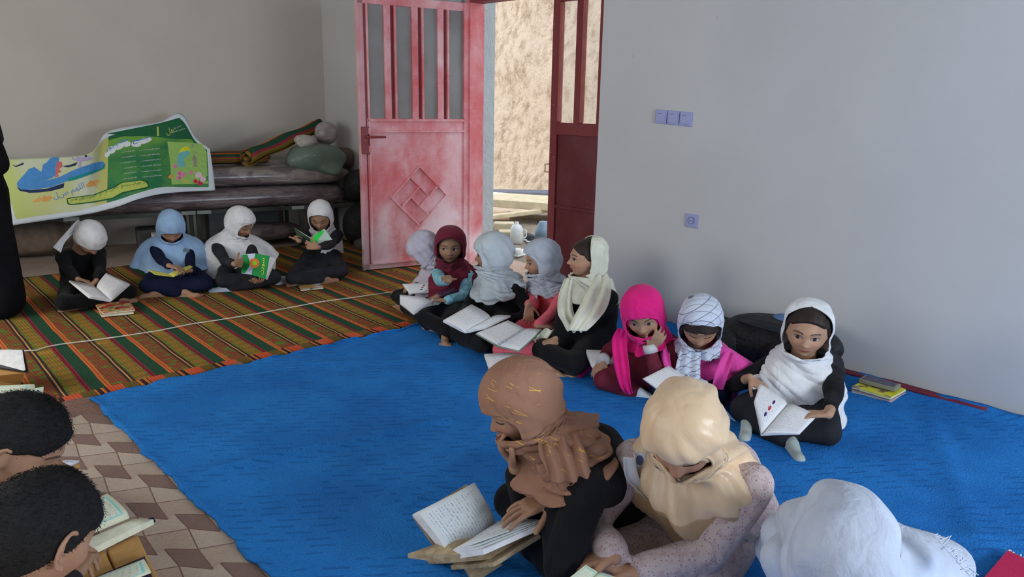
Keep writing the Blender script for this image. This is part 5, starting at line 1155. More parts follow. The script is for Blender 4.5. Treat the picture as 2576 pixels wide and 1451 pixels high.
h, p = place(2031, 832, .44, 204, .04); f_ = ydir(204, -8)
M_dk = plain('dark grey cloth', (.030, .031, .036), .9, .2, 10, .3, 220, .1)
R8 = person('smiling girl in black with white scarf looking at the camera, book open on lap', p, h, f_, 204, 1.05, .222, cloth_mat=BLACK, pants_mat=M_dk, gaze=(.006, -.004), smile=1, seed=28, sk=(.46, .27, .175), roll=.05,
    hands={'r': dict(w=az(1886, 950, .23), fd=az(1920, 978, .20) - az(1886, 950, .23), pn=(0, 0, -1), curl=30, th=ydir(90), sleeve=.62), 'l': dict(w=az(2084, 1042, .19), fd=az(2040, 1042, .18) - az(2084, 1042, .19), curl=25, th=ydir(110), sleeve=.62)},
    knees={'r': az(1868, 1026, .085), 'l': az(2082, 1088, .07)}, feet={'r': az(1990, 1112, .035), 'l': az(1880, 1065, .04)}, sockmat=plain('grey green socks', A(140, 148, 142)), ank={'r': ydir(225), 'l': ydir(205)})
hairline(R8, HAIRB, .30, thick=.05, side=-.12)
scarf(R8, WHT, [('h', .60, .01, .01, .01, 0, -.12), ('h', .585, .08, .16, .14, .002, -.11), ('h', .52, .18, .36, .30, .003, -.08), ('h', .38, .28, .52, .42, .004, -.03), ('h', .18, .36, .58, .465, .005), ('h', -.04, .38, .58, .465, .006), ('h', -.25, .40, .54, .455, .008), ('h', -.42, .45, .48, .43, .01)] +
    [('w', R8.nb + UPV * .045, .105, .10, .11, .012, .1, 0), ('w', W_(R8, -.0, .0), .125, .11, .13, .020, .2, -.05), ('w', W_(R8, .05, .01), .14, .12, .165, .022, .3, -.15), ('w', W_(R8, .11, .01), .15, .13, .20, .02, .35, -.30), ('w', W_(R8, .16, .01), .155, .13, .22, .016, .35, -.38)], brow=.54, chin=-.52, amax=80, seed=14, swirl=2.2, fk=(3, 5, 9), nrow=120, wrap=(.60, 1.0, 8, .013, 1.0))
strip(R8, [W_(R8, .12, .13, .06), W_(R8, .20, .15, .05), W_(R8, .27, .16, .0), W_(R8, .30, .17, -.10)], [.16, .17, .14, .10], [R8.Ts] * 4, WHT, seed=14, wave=.018, k=2)

# ---- foreground: girl in brown scarf at the wooden stand
h = az(1310, 1015, .56); f_ = ydir(150, -26)
M_brn = NT('brown scarf with gold threads', .75, .2); n = M_brn; p_ = n.obj(); x, y, z = n.xyz(p_)
gm = ((x * 22. + z * 34.).frac().lt(.06) + (z * 30. - y * 14.).frac().lt(.05)).min(1.) * n.noise(n.obj((1, 1, 1)), 26, 2).gt(.56) * n.noise(p_, 5, 1).gt(.5)
n.col(n.mix(gm, n.mix(n.noise(p_, 14, 3), A(120, 88, 70, 1.6), A(140, 104, 84, 1.6)), A(180, 142, 64, 1.7))); n.bump(n.noise(p_, 300, 2) * .06 + n.noise(n.obj((1.2, 1.2, .8)), 14, 3, .5, 1.8) + n.noise(p_, 40, 2, .5, 1.) * .3, .5, .014); M_brn = n.m
BR = person('girl in black with brown gold-thread scarf, cheek on hand, reading at a wooden stand', az(1500, 1290, .1)[:2], h, f_, 150, 1.22, .215, cloth_mat=BLACK, eyes='down', seed=31, voxel=.0036, cvox=.010, bend=.9, sk=(.36, .20, .13), sh=.13, shy=-.02, gaze=(0, 0), fold=.008,
    hands={'r': dict(w=h + (frame(f_).T @ np.array([-.02, .44, -.78])) * .215, fd=frame(f_).T @ np.array([.1, .12, .8]), pn=-f_ + UPV * .2, curl=42, th=-frame(f_)[0], L=.15, pole=-UPV + ydir(150) * .1, sleeve=.8),
           'l': dict(w=az(1398, 1252, .285), fd=az(1270, 1296, .25) - az(1398, 1252, .285), pn=(0, 0, -1), curl=12, spread=8, th=ydir(190), L=.175, sleeve=.86, pole=ydir(240) - UPV * .3)},
    knees={'r': az(1290, 1262, .12), 'l': az(1400, 1400, .10)}, feet={'r': az(1400, 1400, .04), 'l': az(1330, 1360, .04)})
hairline(BR, HAIR, .26, thick=.03)
scarf(BR, M_brn, HEADR(1.06, .004)[:7] + [('h', -.40, .42, .46, .40, .008), ('w', BR.nb + UPV * .045 + BR.Tf * .02, .11, .11, .115, .02, .3, 0), ('w', W_(BR, .02, .02), .14, .13, .16, .026, .5, 0), ('w', W_(BR, .06, .02), .145, .14, .205, .022, .45, .12), ('w', W_(BR, .085, .02), .152, .15, .235, .014, .5, .14)], brow=.17, chin=-.46, amax=66, seed=15, swirl=2.4, fk=(5, 9, 14), nrow=150, wrap=(.54, .86, 6, .015, 1.5))
undercap(BR, M_brn, .15, .31)
strip(BR, [az(1405, 1100, .49), az(1416, 1140, .465), az(1428, 1178, .43), az(1440, 1212, .395)], [.11, .13, .12, .13], [ydir(-43)] * 4, M_brn, seed=4, wave=.012, k=3, n=40, m=30, fr=16)

# ---- foreground: girl in satin scarf
n = NT('sprigged cotton', .9, .15); p_ = n.obj(); v_ = n.voro(p_, 95., rnd=.5); dd_ = X(n.t, v_.outputs['Distance'])
v2_ = n.voro(n.obj((1, 1, 1)), 24., rnd=.9)
n.col(n.mix(dd_.lt(.20) * .7, n.mix(n.noise(p_, 40, 3).gt(.56) * .5, A(158, 144, 142, 1.7), A(140, 116, 120, 1.7)), A(98, 56, 62, 1.7))); n.bump(n.noise(p_, 200, 2) * .1 + n.noise(p_, 16, 3, .5, 1.5), .8, .014); M_spr = n.m
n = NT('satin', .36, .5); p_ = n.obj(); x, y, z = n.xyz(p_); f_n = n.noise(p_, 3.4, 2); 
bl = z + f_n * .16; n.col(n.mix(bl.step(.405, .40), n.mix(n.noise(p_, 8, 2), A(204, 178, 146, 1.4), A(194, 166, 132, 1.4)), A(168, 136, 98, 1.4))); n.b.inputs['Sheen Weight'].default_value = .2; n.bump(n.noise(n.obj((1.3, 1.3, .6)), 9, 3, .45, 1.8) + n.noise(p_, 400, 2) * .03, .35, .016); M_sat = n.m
n = NT('white satin with blue leaves', .4, .4); p_ = n.obj(); v_ = n.voro(n.obj((1, 1, .6)), 30., rnd=1.); n.col(n.mix(X(n.t, v_.outputs['Distance']).lt(.34) * n.noise(p_, 9, 2).gt(.5), A(190, 190, 188, 1.6), A(84, 92, 116, 1.6))); M_sl = n.m
h = az(1722, 1088, .565); f_ = ydir(200, -40)
BE = person('girl in sprigged dress and shiny beige satin scarf reading in the foreground', az(1800, 1290, .1)[:2], h, f_, 204, 1.22, .225, cloth_mat=M_spr, eyes='down', seed=32, voxel=.0036, cvox=.010, bend=.5, sk=(.40, .22, .145), sh=.135, fold=.009, arm_r=.045,
    hands={'l': dict(w=az(1600, 1440, .18), fd=az(1515, 1408, .19) - az(1600, 1440, .18), pn=(0, 0, -1), curl=25, L=.17, sleeve=.82, th=ydir(200) + UPV), 'r': dict(w=az(1545, 1400, .22), fd=az(1470, 1410, .18) - az(1548, 1395, .22), pn=(0, 0, -1), curl=35, L=.165, th=ydir(250), sleeve=.86)},
    knees={'r': az(1490, 1440, .10), 'l': az(1760, 1500, .10)}, feet={'r': az(1600, 1500, .04), 'l': az(1560, 1490, .04)})
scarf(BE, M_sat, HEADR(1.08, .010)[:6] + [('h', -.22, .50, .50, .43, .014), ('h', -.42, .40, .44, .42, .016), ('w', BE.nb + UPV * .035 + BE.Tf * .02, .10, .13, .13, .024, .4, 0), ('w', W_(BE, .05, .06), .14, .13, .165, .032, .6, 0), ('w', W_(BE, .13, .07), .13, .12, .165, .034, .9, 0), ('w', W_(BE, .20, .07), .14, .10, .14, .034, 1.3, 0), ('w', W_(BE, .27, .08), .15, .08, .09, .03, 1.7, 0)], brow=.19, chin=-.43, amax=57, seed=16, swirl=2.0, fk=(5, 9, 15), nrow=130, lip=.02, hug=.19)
undercap(BE, M_sat, .15, .30)
strip(BE, [W_(BE, -.04, .07, .135), W_(BE, .06, .12, .14), W_(BE, .15, .13, .12), W_(BE, .22, .14, .11)], [.09, .09, .10, .10], [BE.Tf * .8 + BE.Ts * .4] * 4, M_sl, seed=8, wave=.008, k=2)
strip(BE, [W_(BE, .24, .14, .02), W_(BE, .32, .16, -.02), W_(BE, .34, .20, -.10)], [.12, .14, .14], [BE.Ts] * 3, M_sl, seed=12, wave=.016, k=2)

WS2 = cloth_stripe('thin white muslin', A(170, 178, 192, 1.4))
# ---- foreground right: white shawl
h = az(2120, 1385, .46); f_ = ydir(215, -50)
WS = person('person bowed under a large white fringed shawl in the lower right corner', az(2210, 1500, .1)[:2], h, f_, 215, 1.05, .22, cloth_mat=WS2, eyes='down', seed=33, bend=.8, voxel=.007, sh=.09, hands={'r': dict(w=az(2100, 1500, .15), pole=ydir(215) - UPV), 'l': dict(w=az(2130, 1520, .15), pole=ydir(215) - UPV)})
scarf(WS, WS2, HEADR(1.12, .016)[:7] + [('h', -.42, .55, .56, .52, .012, .0), ('w', WS.nb + UPV * .02, .15, .15, (.16, .10), .02, .3, 0), ('w', W_(WS, .05, .0), .19, .17, (.20, .12), .03, .4, 0), ('w', W_(WS, .12, .0), .26, .2, (.24, .16), .034, .4, 0), ('w', W_(WS, .24, .0), .36, .22, (.29, .22), .036, .4, 0)], brow=-9, chin=-10, seed=17, swirl=.6, fk=(3, 5, 8), nrow=110, lip=.03, name='shawl')
mb = MB(); r_ = np.random.RandomState(4)
for i in range(34):
    t = i / 33; a = az(2356 + 90 * t, 1343 + 102 * t, .40 - .05 * t); d = _n(az(2384 + 90 * t, 1330 + 102 * t, .38 - .05 * t) - a); e = r_.normal(size=3) * .3
    mb.tube([a - d * .02, a + (d + e * .5) * .012, a + (d + e) * .030 - UPV * .008], .0013, 4)
tag(mb.build('fringe', WS2, WS.root), kind='stuff')

# ---- boys at the lower left
def boy(label, hp, z, yaw, f_, pelp, hh, seed, shirt, roll=0., nape=-.26, side=.06, **kw):
    h = az(hp[0], hp[1], z); B_ = person(label, az(*pelp, .1)[:2], h, f_, yaw, 1.15, hh, cloth_mat=shirt, eyes='down', seed=seed, voxel=.004, ear=1.35, bend=.8, skirt=False, roll=roll, sk=(.38,.215,.14), **kw)
    hairline(B_, plain('cropped black hair', (.010, .009, .009), .6, .3, 80, .8, 420, .3), .24, side=side, nape=nape, thick=.055, spikes=9000, seed=seed, slen=.022); return B_
BA = boy('boy with cropped black hair and visible ear bending over his book, upper of two', (48, 1112), .58, -25, ydir(-28, -38), (-120, 1330), .225, 41, plain('tan shirt', A(120, 90, 60)), side=.04)
BB = boy('boy seen from behind with round head of black hair, lower left corner', (104, 1338), .60, 0, ydir(18, -34), (-150, 1650), .215, 42, BLACK, nape=-.44, side=-.10)

# ---- standing grown-up at the left edge
def standing():
    g = az(-14, 792, 0); hd = az(-14, 792, 0) + np.array([0, 0, 1.50]); Tf = ydir(-165); Ts = np.array([Tf[1], -Tf[0], 0.])
    root = empty('person', g, 'standing grown-up in black robe, only sleeve and skirt showing at left edge', 'person')
    sb = MB(); H_ = frame(ydir(-150, -15)); P = head_point(sphere_dirs(64, 48)).reshape(-1, 3) * .23 @ H_ + hd; sb.add(P, sphere_faces(64, 48))
    sb.cap(hd, .055, g + [0, 0, 1.25], .06); sb.cap(g + [0, 0, 1.25], .09, g + [0, 0, .8], .1)
    cb = MB(); sw = g + [0, 0, 1.26]
    for sg in (-1, 1):
        S_ = sw + Ts * sg * .17; E_ = S_ + Ts * sg * .07 - np.array([0, 0, .28]) - Tf * .02; Wp = g + Tf * .16 + Ts * sg * .05 + [0, 0, 1.0]
        cb.cap(S_, .075, E_, .085); cb.cap(E_, .082, Wp, .06); sb.cap(S_, .03, E_, .03); sb.cap(E_, .03, Wp + Tf * .03, .022); add_hand(sb, Wp + Tf * .02, Tf - Ts * sg * .5, (0, 0, -1), UPV, .17)
        hp_ = g + Ts * sg * .09 + [0, 0, .8]; kn = g + Ts * sg * .09 + [0, 0, .45]; an = g + Ts * sg * .09 + [0, 0, .07]
        sb.cap(hp_, .08, kn, .055); sb.cap(kn, .055, an, .035); add_foot(sb, an, Tf, .24)
    cb.cap(sw + Ts * .15, .085, sw - Ts * .15, .085); cb.cap(sw, .13, g + [0, 0, .85], .15)
    for sg in (-1, 1): cb.cap(sw + Ts * sg * .07, .11, g + Ts * sg * .1 + [0, 0, .12], .14)
    cb.cap(g + [0, 0, .8], .17, g + [0, 0, .14], .15)
    b = remesh(sb, 'body', skin_mat('skin', (.26, .15, .10), 'down'), root, .007, 3)
    hl = ((get_co(b) - hd) @ H_.T) / .23; hl[np.linalg.norm(hl, axis=1) > .72] = [0, -1, 0]; at = b.data.attributes.new('hl', 'FLOAT_VECTOR', 'POINT'); at.data.foreach_set('vector', hl.astype(np.float32).ravel())
    c = remesh(cb, 'robe', plain('black robe', (.010, .010, .013), .9, .2, 6, .3, 150, .1), root, .014, 5); folds(c, .012, 22, 3, (1, 1, .1))
    F = Fig(); F.H, F.hh, F.hc, F.root, F.Tf, F.Ts, F.nb, F.up = H_, .23, hd, root, Tf, Ts, g + [0, 0, 1.33], UPV
    scarf(F, BLACK, HEADR(1.06, .004) + [('w', F.nb, .12, .11, .12, .01, .1, 0), ('w', F.nb - UPV * .08, .15, .14, .2, .014, .2, 0), ('w', F.nb - UPV * .25, .18, .17, .25, .02, .2, 0)], seed=3)
standing()
pass
# ================================================================ books and small things
M_grn = plain('green cover', A(20, 112, 52), .45, .06); M_ye = plain('yellow cover', A(166, 162, 66), .6); M_bkc = plain('black cover', A(24, 24, 34), .5)
Z = lambda *a: az(*a)
book('white exercise book open on the knees of the girl in black at far left', Z(278, 759, .10), Z(242, 724, .15), (Z(225, 748, .15), Z(174, 706, .19)), (Z(327, 715, .15), Z(267, 687, .21)), .008, .008, extra=1)
book('thin yellow booklet held by the girl in light blue headscarf', Z(437, 697, .16), Z(424, 689, .18), (Z(391, 691, .19), Z(369, 677, .21)), (Z(486, 671, .20), Z(477, 667, .22)), .002, .003, mat=page_mat('yellow pages', A(170, 168, 78), A(150, 150, 90)), edge=M_ye)
# the upright green book of the girl in the white cape
def at_t(px, py, d): return ad(px, py, d)
gD = proj(G3.hc); d0 = float((RC.T @ (az(640, 705, .15) - CAM))[2]) - .05
r = empty('green_book', ad(640, 705, d0), 'green covered book held upright, cover with orange ring and yellow lettering', 'book')
c = [ad(642, 637, d0), ad(678.5, 644, d0 + .01), ad(668, 702, d0 - .03), ad(633, 691, d0 - .03)]; b_ = [ad(609, 640, d0 + .06), ad(642, 637, d0), ad(633, 691, d0 - .03), ad(607, 687, d0 + .03)]
nb_ = _n(np.cross(c[1] - c[0], c[3] - c[0])); nb_ = nb_ if np.dot(nb_, CAM - c[0]) > 0 else -nb_; nl_ = _n(np.cross(b_[1] - b_[0], b_[3] - b_[0])); nl_ = nl_ if np.dot(nl_, CAM - b_[0]) > 0 else -nl_
MB().prism(c, nb_ * -.003).build('cover', M_grn, r); MB().prism(b_, nl_ * -.003).build('back_cover', plain('pale cover', A(150, 158, 178)), r)
e_ = [ad(679, 645, d0 + .012), ad(694, 651, d0 + .05), ad(672, 702, d0 + .01), ad(668.5, 702, d0 - .026)]; MB().prism(e_, -nb_ * .016).build('pages', M_edge, r)
def quadp(q, u, v): return (q[0] * (1 - u) + q[1] * u) * (1 - v) + (q[3] * (1 - u) + q[2] * u) * v
def pr2(name, q, pts, mat, off, nn): return mesh_obj(name, [quadp(q, *p) + nn * off for p in pts], [tuple(range(len(pts)))], mat, r)
circ = lambda cx, cy, a, b, n=18: [(cx + a * math.cos(2 * math.pi * i / n), cy + b * math.sin(2 * math.pi * i / n)) for i in range(n)]
pr2('cover_print', c, circ(.06, .45, .34, .22), plain('orange print', A(180, 96, 44)), .0008, nb_); pr2('cover_print', c, circ(.06, .45, .16, .11), plain('lime print', A(120, 170, 40)), .0014, nb_)
pr2('cover_print', b_, [(0, 0.02), (.40, .02), (.75, .5), (.35, .98), (0, .98)], M_grn, .0008, nl_)
V, Fc = text2d(arab('سورن')); TV = [quadp(c, .62 + .28 * (1 - v_[1]) - .10, .86 - v_[0] * .72) + nb_ * .0012 for v_ in V]; mesh_obj('cover_lettering', TV, Fc, plain('yellow lettering', A(178, 186, 50)), r)
# green book of the fourth girl
d1 = float((RC.T @ (G4.hc - CAM))[2]) - .22
r = empty('green_book', ad(780, 615, d1), 'thin book with bright green inner cover raised in both hands at right of back row', 'book')
def qmesh(name, q, mat, th, pts=None):
    nn = _n(np.cross(q[1] - q[0], q[3] - q[0])); return MB().prism([quadp(q, *p) for p in (pts or ((0, 0), (1, 0), (1, 1), (0, 1)))], nn * th).build(name, mat, r)
qa = [ad(740, 574, d1 + .03), ad(781, 598, d1), ad(778, 617, d1 - .01), ad(747, 594, d1 + .02)]; qmesh('cover', qa, plain('dark green cover', A(44, 60, 40)), .003)
qb = [ad(781, 598, d1), ad(816, 575, d1 + .05), ad(837, 604, d1 + .03), ad(783, 618, d1 - .012)]; qmesh('back_cover', qb, plain('pale green cover', A(150, 168, 158)), .003); 
nq = _n(np.cross(qb[1] - qb[0], qb[3] - qb[0])); nq = nq if np.dot(nq, CAM - qb[0]) > 0 else -nq
mesh_obj('cover_print', [quadp(qb, *p) + nq * .002 for p in ((0, .1), (.75, 0), (.95, .12), (.45, .5), (.22, 1), (0, 1))], [(0, 1, 2, 3, 4, 5)], plain('bright green print', A(40, 180, 60)), r)
qmesh('pages', [ad(741, 573, d1 + .025), ad(783, 599, d1 - .005), ad(780, 612, d1 - .012), ad(782, 600, d1 - .008)], M_edge, .002)
# picture cards and books on the striped rug
n = NT('picture cover', .4, .5); p_ = n.obj(); f_ = n.noise(p_, 16, 2, .5, .5); n.col(n.mix(f_.step(.5, .55), n.mix(f_.step(.36, .40), A(60, 34, 30), A(150, 54, 50)), n.mix(f_.step(.6, .64), A(170, 150, 100), A(96, 104, 60)))); M_pic = n.m
def pile(label, corners, h, mats, z=.012, names='paperback'):
    """a pile of closed books; corners = px of the top's footprint on the floor"""
    P = [az(*q, z) for q in corners]; out = []; zz = 0.; cen = np.mean(P, 0)
    for i, (mt, th, rot) in enumerate(mats):
        c_, s_ = math.cos(rot), math.sin(rot); Q = [cen + np.array([(p[0] - cen[0]) * c_ - (p[1] - cen[1]) * s_, (p[0] - cen[0]) * s_ + (p[1] - cen[1]) * c_, zz]) for p in P]
        r_ = empty('book', cen + [0, 0, zz], label[i] if isinstance(label, (list, tuple)) else label, 'book')
        MB().prism([q * .985 + (cen + [0, 0, zz]) * .015 + [0, 0, .001] for q in Q], (0, 0, th - .002)).build('pages', M_edgec, r_)
        MB().prism(Q, (0, 0, .0015)).build('cover', mt, r_); MB().prism([q + [0, 0, th - .0015] for q in Q], (0, 0, .0015)).build('cover', mt, r_); zz += th
    return cen + [0, 0, zz]
pile(['worn paperback with picture cover on the striped rug beside the far left girl, lower', 'thin paperback with red picture cover topmost beside the far left girl'], [(255, 798), (337, 790), (331, 768), (243, 772)], 0, [(plain('worn cover', A(130, 110, 90)), .018, 0), (M_pic, .012, .08)])
n = NT('picture card', .3, .5); p_ = n.obj(); f_ = n.noise(p_, 14, 2, .5, .4); n.col(n.mix(f_.step(.5, .54), n.mix(f_.step(.4, .44), A(70, 48, 34), A(190, 190, 186)), A(170, 132, 70))); M_pc2 = n.m
pile(['thin booklet with brown and white picture lying before the fourth girl'], [(757, 732), (814, 726), (800, 708), (748, 711)], 0, [(M_pc2, .008, 0)])
# right row books
book('open lined book on the plum lap of the bending girl', Z(1036, 742, .14), Z(1092, 716, .20), (Z(1018, 730, .18), Z(1011, 712, .24)), (Z(1110, 738, .16), Z(1116, 715, .20)), .008, .010, mat=PGp) if 0 else book('open book with pictures lying on the plum lap of the bending girl', Z(1068, 738, .15), Z(1104, 713, .20), (Z(1030, 738, .15), Z(1012, 714, .20)), (Z(1118, 722, .17), Z(1116, 712, .20)), .006, .010, mat=PGp)
book('open white book in the lap of the girl with maroon headscarf', Z(1040, 792, .10), Z(1084, 756, .17), (Z(1006, 764, .14), Z(1006, 742, .19)), (Z(1100, 766, .13), Z(1128, 748, .16)), .007, .012, extra=1)
book('open white book on the knees of the girl in black coat by the door', Z(1170, 838, .15), Z(1236, 800, .20), (Z(1114, 807, .19), Z(1186, 766, .25)), (Z(1222, 824, .17), Z(1284, 794, .21)), .010, .010, extra=1)
b9 = book('open spiral notebook with lined pages before the coral dress', Z(1252, 868, .13), Z(1319, 827, .18), (Z(1199, 837, .15), Z(1278, 805, .20)), (Z(1305, 880, .12), Z(1362, 828, .18)), .006, .004, cover=plain('patterned cover', A(96, 116, 100)))
mb = MB(); a, b = az(1252, 868, .14), az(1319, 827, .19)
for i in range(22): q = a + (b - a) * (i + .5) / 22; mb.tube([q + np.array([.006 * math.cos(t_), .0, .008 * math.sin(t_)]) for t_ in np.linspace(0, 6.28, 9)], .0011, 4)
tag(mb.build('spiral', plain('wire', A(90, 96, 100), .4), b9), kind='stuff')
for i, (o, lab) in enumerate((((1225, 905), 'loose printed booklet fanned open on the blue rug behind the brown headscarf'),)):
    book(lab, Z(1340, 930, .03), Z(1335, 895, .05), (Z(1232, 935, .05), Z(1218, 893, .09)), None, .004, .012, mat=PGp, extra=2)
book('white exercise book with curled page under the right hand of the girl in wine red', Z(1512, 941, .09), Z(1584, 892, .15), (Z(1488, 920, .11), Z(1470, 880, .15)), (Z(1547, 952, .09), Z(1602, 915, .13)), .010, .008, extra=1)
book('open workbook with small coloured pictures before the rose pink jacket', Z(1750, 962, .09), Z(1744, 930, .14), (Z(1668, 990, .09), Z(1620, 950, .14)), None, .008, .02, mat=PGp, extra=1) if 0 else book('open workbook with small coloured pictures before the rose pink jacket', Z(1668, 992, .11), Z(1745, 962, .16), (Z(1617, 952, .17), Z(1682, 919, .21)), None, .012, .014, mat=PGp)
book('large open workbook held on the lap of the smiling girl', Z(1914, 1096, .10), Z(1982, 1018, .19), (Z(1897, 1010, .20), Z(1912, 964, .25)), (Z(2010, 1091, .13), Z(2056, 1044, .185)), .006, .014, mat=PGp, mat2=PG, extra=0)
# book pile with pencil tin by the right wall
P0_ = [(2155, 1000), (2235, 1017), (2283, 992), (2215, 965)]
top = pile(['grey newsprint booklet lowest in the pile by the right wall', 'pink covered book second in the pile by the right wall', 'blue edged book third in the pile by the right wall', 'yellow picture book topmost in the pile by the right wall'], [(2140, 985), (2238, 1014), (2278, 992), (2185, 962)], 0, [(plain('newsprint', A(150, 148, 136)), .007, .06), (plain('pink cover', A(150, 100, 130)), .006, -.02), (plain('blue cover', A(40, 52, 110)), .005, -.03), (NT('yellow picture cover', .4).m, .010, 0.0)])
n = NT('yellow pictured cover', .35, .5); p_ = n.obj(); f_ = n.noise(p_, 20, 2, .5, .4); n.col(n.mix(f_.step(.5, .53), A(206, 176, 40), n.mix(f_.step(.58, .62), A(150, 132, 90), A(96, 84, 60))))
for o in COL.objects:
    if o.type == 'MESH' and o.data.materials and o.data.materials[0] and o.data.materials[0].name.startswith('yellow picture cover'): o.data.materials[0] = n.m
pc = [az(2158, 962, .045), az(2252, 987, .045), az(2266, 976, .045), az(2176, 952, .045)]
r = empty('pencil_tin', np.mean(pc, 0), 'dull metal pencil tin with printed lid on the yellow book', 'tin'); MB().prism(pc, (0, 0, .022)).build('tin_body', plain('tin', A(110, 108, 96), .45), r, bevel=.005)
cn = np.mean(pc, 0); MB().prism([(q - cn) * .84 + cn + [0, 0, .0225] for q in pc], (0, 0, .0012)).build('lid_print', plain('lid print', A(74, 70, 84), .5, .3, 60), r)
# black backpacks by the wall behind the two girls
def blob(name, c, r, mat, label, cat, seed, amp=.1, yaw=0., corners=(), pw=2.6):
    nu, nv = 44, 30; d = sphere_dirs(nu, nv).reshape(-1, 3); k = (np.abs(d) ** pw).sum(1) ** (-1 / pw); P = d * k[:, None] * (1 + noise3(d, 3.4, seed, 6) * amp + noise3(d, 10, seed + 1, 6) * amp * .3)[:, None]
    for (cd, L, w) in corners: q = np.clip((d @ _n(cd) - (1 - w)) / w, 0, 1) ** 1.5; P = P + np.outer(q, _n(cd)) * L
    c_, s_ = math.cos(yaw), math.sin(yaw); P = P * np.array(r) @ np.array([(c_, s_, 0), (-s_, c_, 0), (0, 0, 1)]) + c
    return tag(mesh_obj(name, P, sphere_faces(nu, nv), mat, None, True), label, cat)
r = empty('backpack', (3.72, 1.80, 0), 'black school backpack slumped against the wall between the last two girls', 'backpack')
def sub(o, nm): o.name = nm; o.parent = r; o.matrix_parent_inverse = r.matrix_basis.inverted(); del o['label']; del o['category']; return o
sub(blob('x', (3.72, 1.84, .15), (.17, .33, .15), M_bk, 'x', 'x', 41, .12, corners=(((-.2, -.9, .5), .25, .3),)), 'bag_body'); sub(blob('x', (3.60, 1.62, .13), (.11, .20, .11), M_bk, 'x', 'x', 44, .12), 'front_pocket')
sb_ = MB(); sp = [(3.62, 2.02, .27), (3.55, 1.88, .285), (3.53, 1.7, .29), (3.55, 1.55, .27), (3.60, 1.46, .2)]
o = strip(r, [np.array(q) for q in sp], [.05] * 5, [np.array((.6, 0, .5))] * 5, plain('black strap', (.02, .022, .028), .5), name='strap', wave=.001) if 0 else None
G_ = [[np.array(sp[i]) + np.array((.5, .1, .35)) * .06 * (j / 3 - .5) for j in range(4)] for i in range(5)]; o = MB().grid(G_).build('strap', plain('black strap', (.022, .026, .034), .5), r, smooth=True); solid(o, .006)
blob('bag', (3.66, 2.12, .12), (.15, .17, .12), M_bk, 'black bag behind the girl in rose pink jacket against the wall', 'bag', 47, .15)
blob('folded_cloth', (3.76, 1.76, .292), (.07, .12, .016), plain('blue cloth', A(70, 96, 130)), 'folded blue cloth on top of the black backpack', 'cloth', 49, .1)

# ---------------------------------------------------------------- wooden stands (boards crossing) and the books on them
n = NT('pale wood', .6, .3); p_ = n.loc((1, 1, 1)); f_ = n.noise(n.obj((2, 9, 9)), 5, 4, .6, .6); n.col(n.mix(f_.step(.3, .7), A(160, 142, 112, 1.5), A(128, 108, 80, 1.5))); n.bump(n.noise(n.obj((2, 12, 12)), 9, 3), .15, .003); M_wd = n.m
def stand(label, sA, sB, oLa, oLb, oRa, oRb, thick=.014, leg=.9, over=.03, mat=None):
    sA, sB, oLa, oLb, oRa, oRb = [np.array(q, float) for q in (sA, sB, oLa, oLb, oRa, oRb)]; mat = mat or M_wd
    r_ = empty('book_stand', ((sA + sB) / 2 * [1, 1, 0]), label, 'stand'); d = _n(sB - sA) * over
    for (a, b, nm) in ((oLa, oLb, 'board'), (oRa, oRb, 'board')):
        w = ((a + b) / 2 - (sA + sB) / 2); nn = _n(np.cross(a - sA, sB - sA)); nn = nn if nn[2] > 0 else -nn; top_ = [sA - d + w * .0, a - d, b + d, sB + d]
        MB().prism([p - nn * (thick + .016) for p in top_], nn * thick).build(nm, mat, r_, bevel=.003)
        dn = -w / max(1e-3, w[2]) * (min(sA[2], sB[2]) - .02) * leg if w[2] > .01 else -w * 1.2; wA = (sB - sA) * .2
        MB().prism([p - nn * (thick + .016) for p in (sA + wA, sB - wA, sB - wA + dn, sA + wA + dn)], nn * thick).build('leg', mat, r_, bevel=.003)
    return r_
sA, sB = Z(1129, 1404, .125), Z(1245, 1322, .15)
stand('pale wooden folding book stand on the blue rug before the brown headscarf', Z(1130, 1408, .10), Z(1250, 1335, .12), Z(1048, 1292, .215), Z(1178, 1214, .255), Z(1238, 1400, .165), Z(1352, 1330, .21), over=.004)
MB().prism([Z(1026, 1392, .145), Z(1098, 1368, .155), Z(1345, 1322, .20), Z(1352, 1330, .195), Z(1238, 1396, .155), Z(1120, 1405, .135)], (0, 0, -.014)).build('x', M_wd); o = bpy.data.objects['x']; o.name = 'front_board'; o.parent = [q for q in COL.objects if q.name.startswith('book_stand')][-1]; o.matrix_parent_inverse = o.parent.matrix_basis.inverted()
book('thick open notebook full of blue writing on the pale wooden stand', sA, sB, (Z(1040, 1292, .225), Z(1190, 1217, .265)), (Z(1214, 1384, .19), Z(1370, 1315, .235)), .014, .012, mat=page_mat('handwritten pages', A(168, 178, 210, 2.1), A(60, 74, 130), 19, amt=.55), mat2=PG, extra=3)
book('small cream book held by the girl in satin scarf at the lower edge', Z(1455, 1490, .16), Z(1505, 1440, .20), (Z(1420, 1462, .18), Z(1474, 1420, .22)), (Z(1520, 1500, .18), Z(1560, 1455, .2)), .008, .006, mat=PGc, edge=M_edgec)
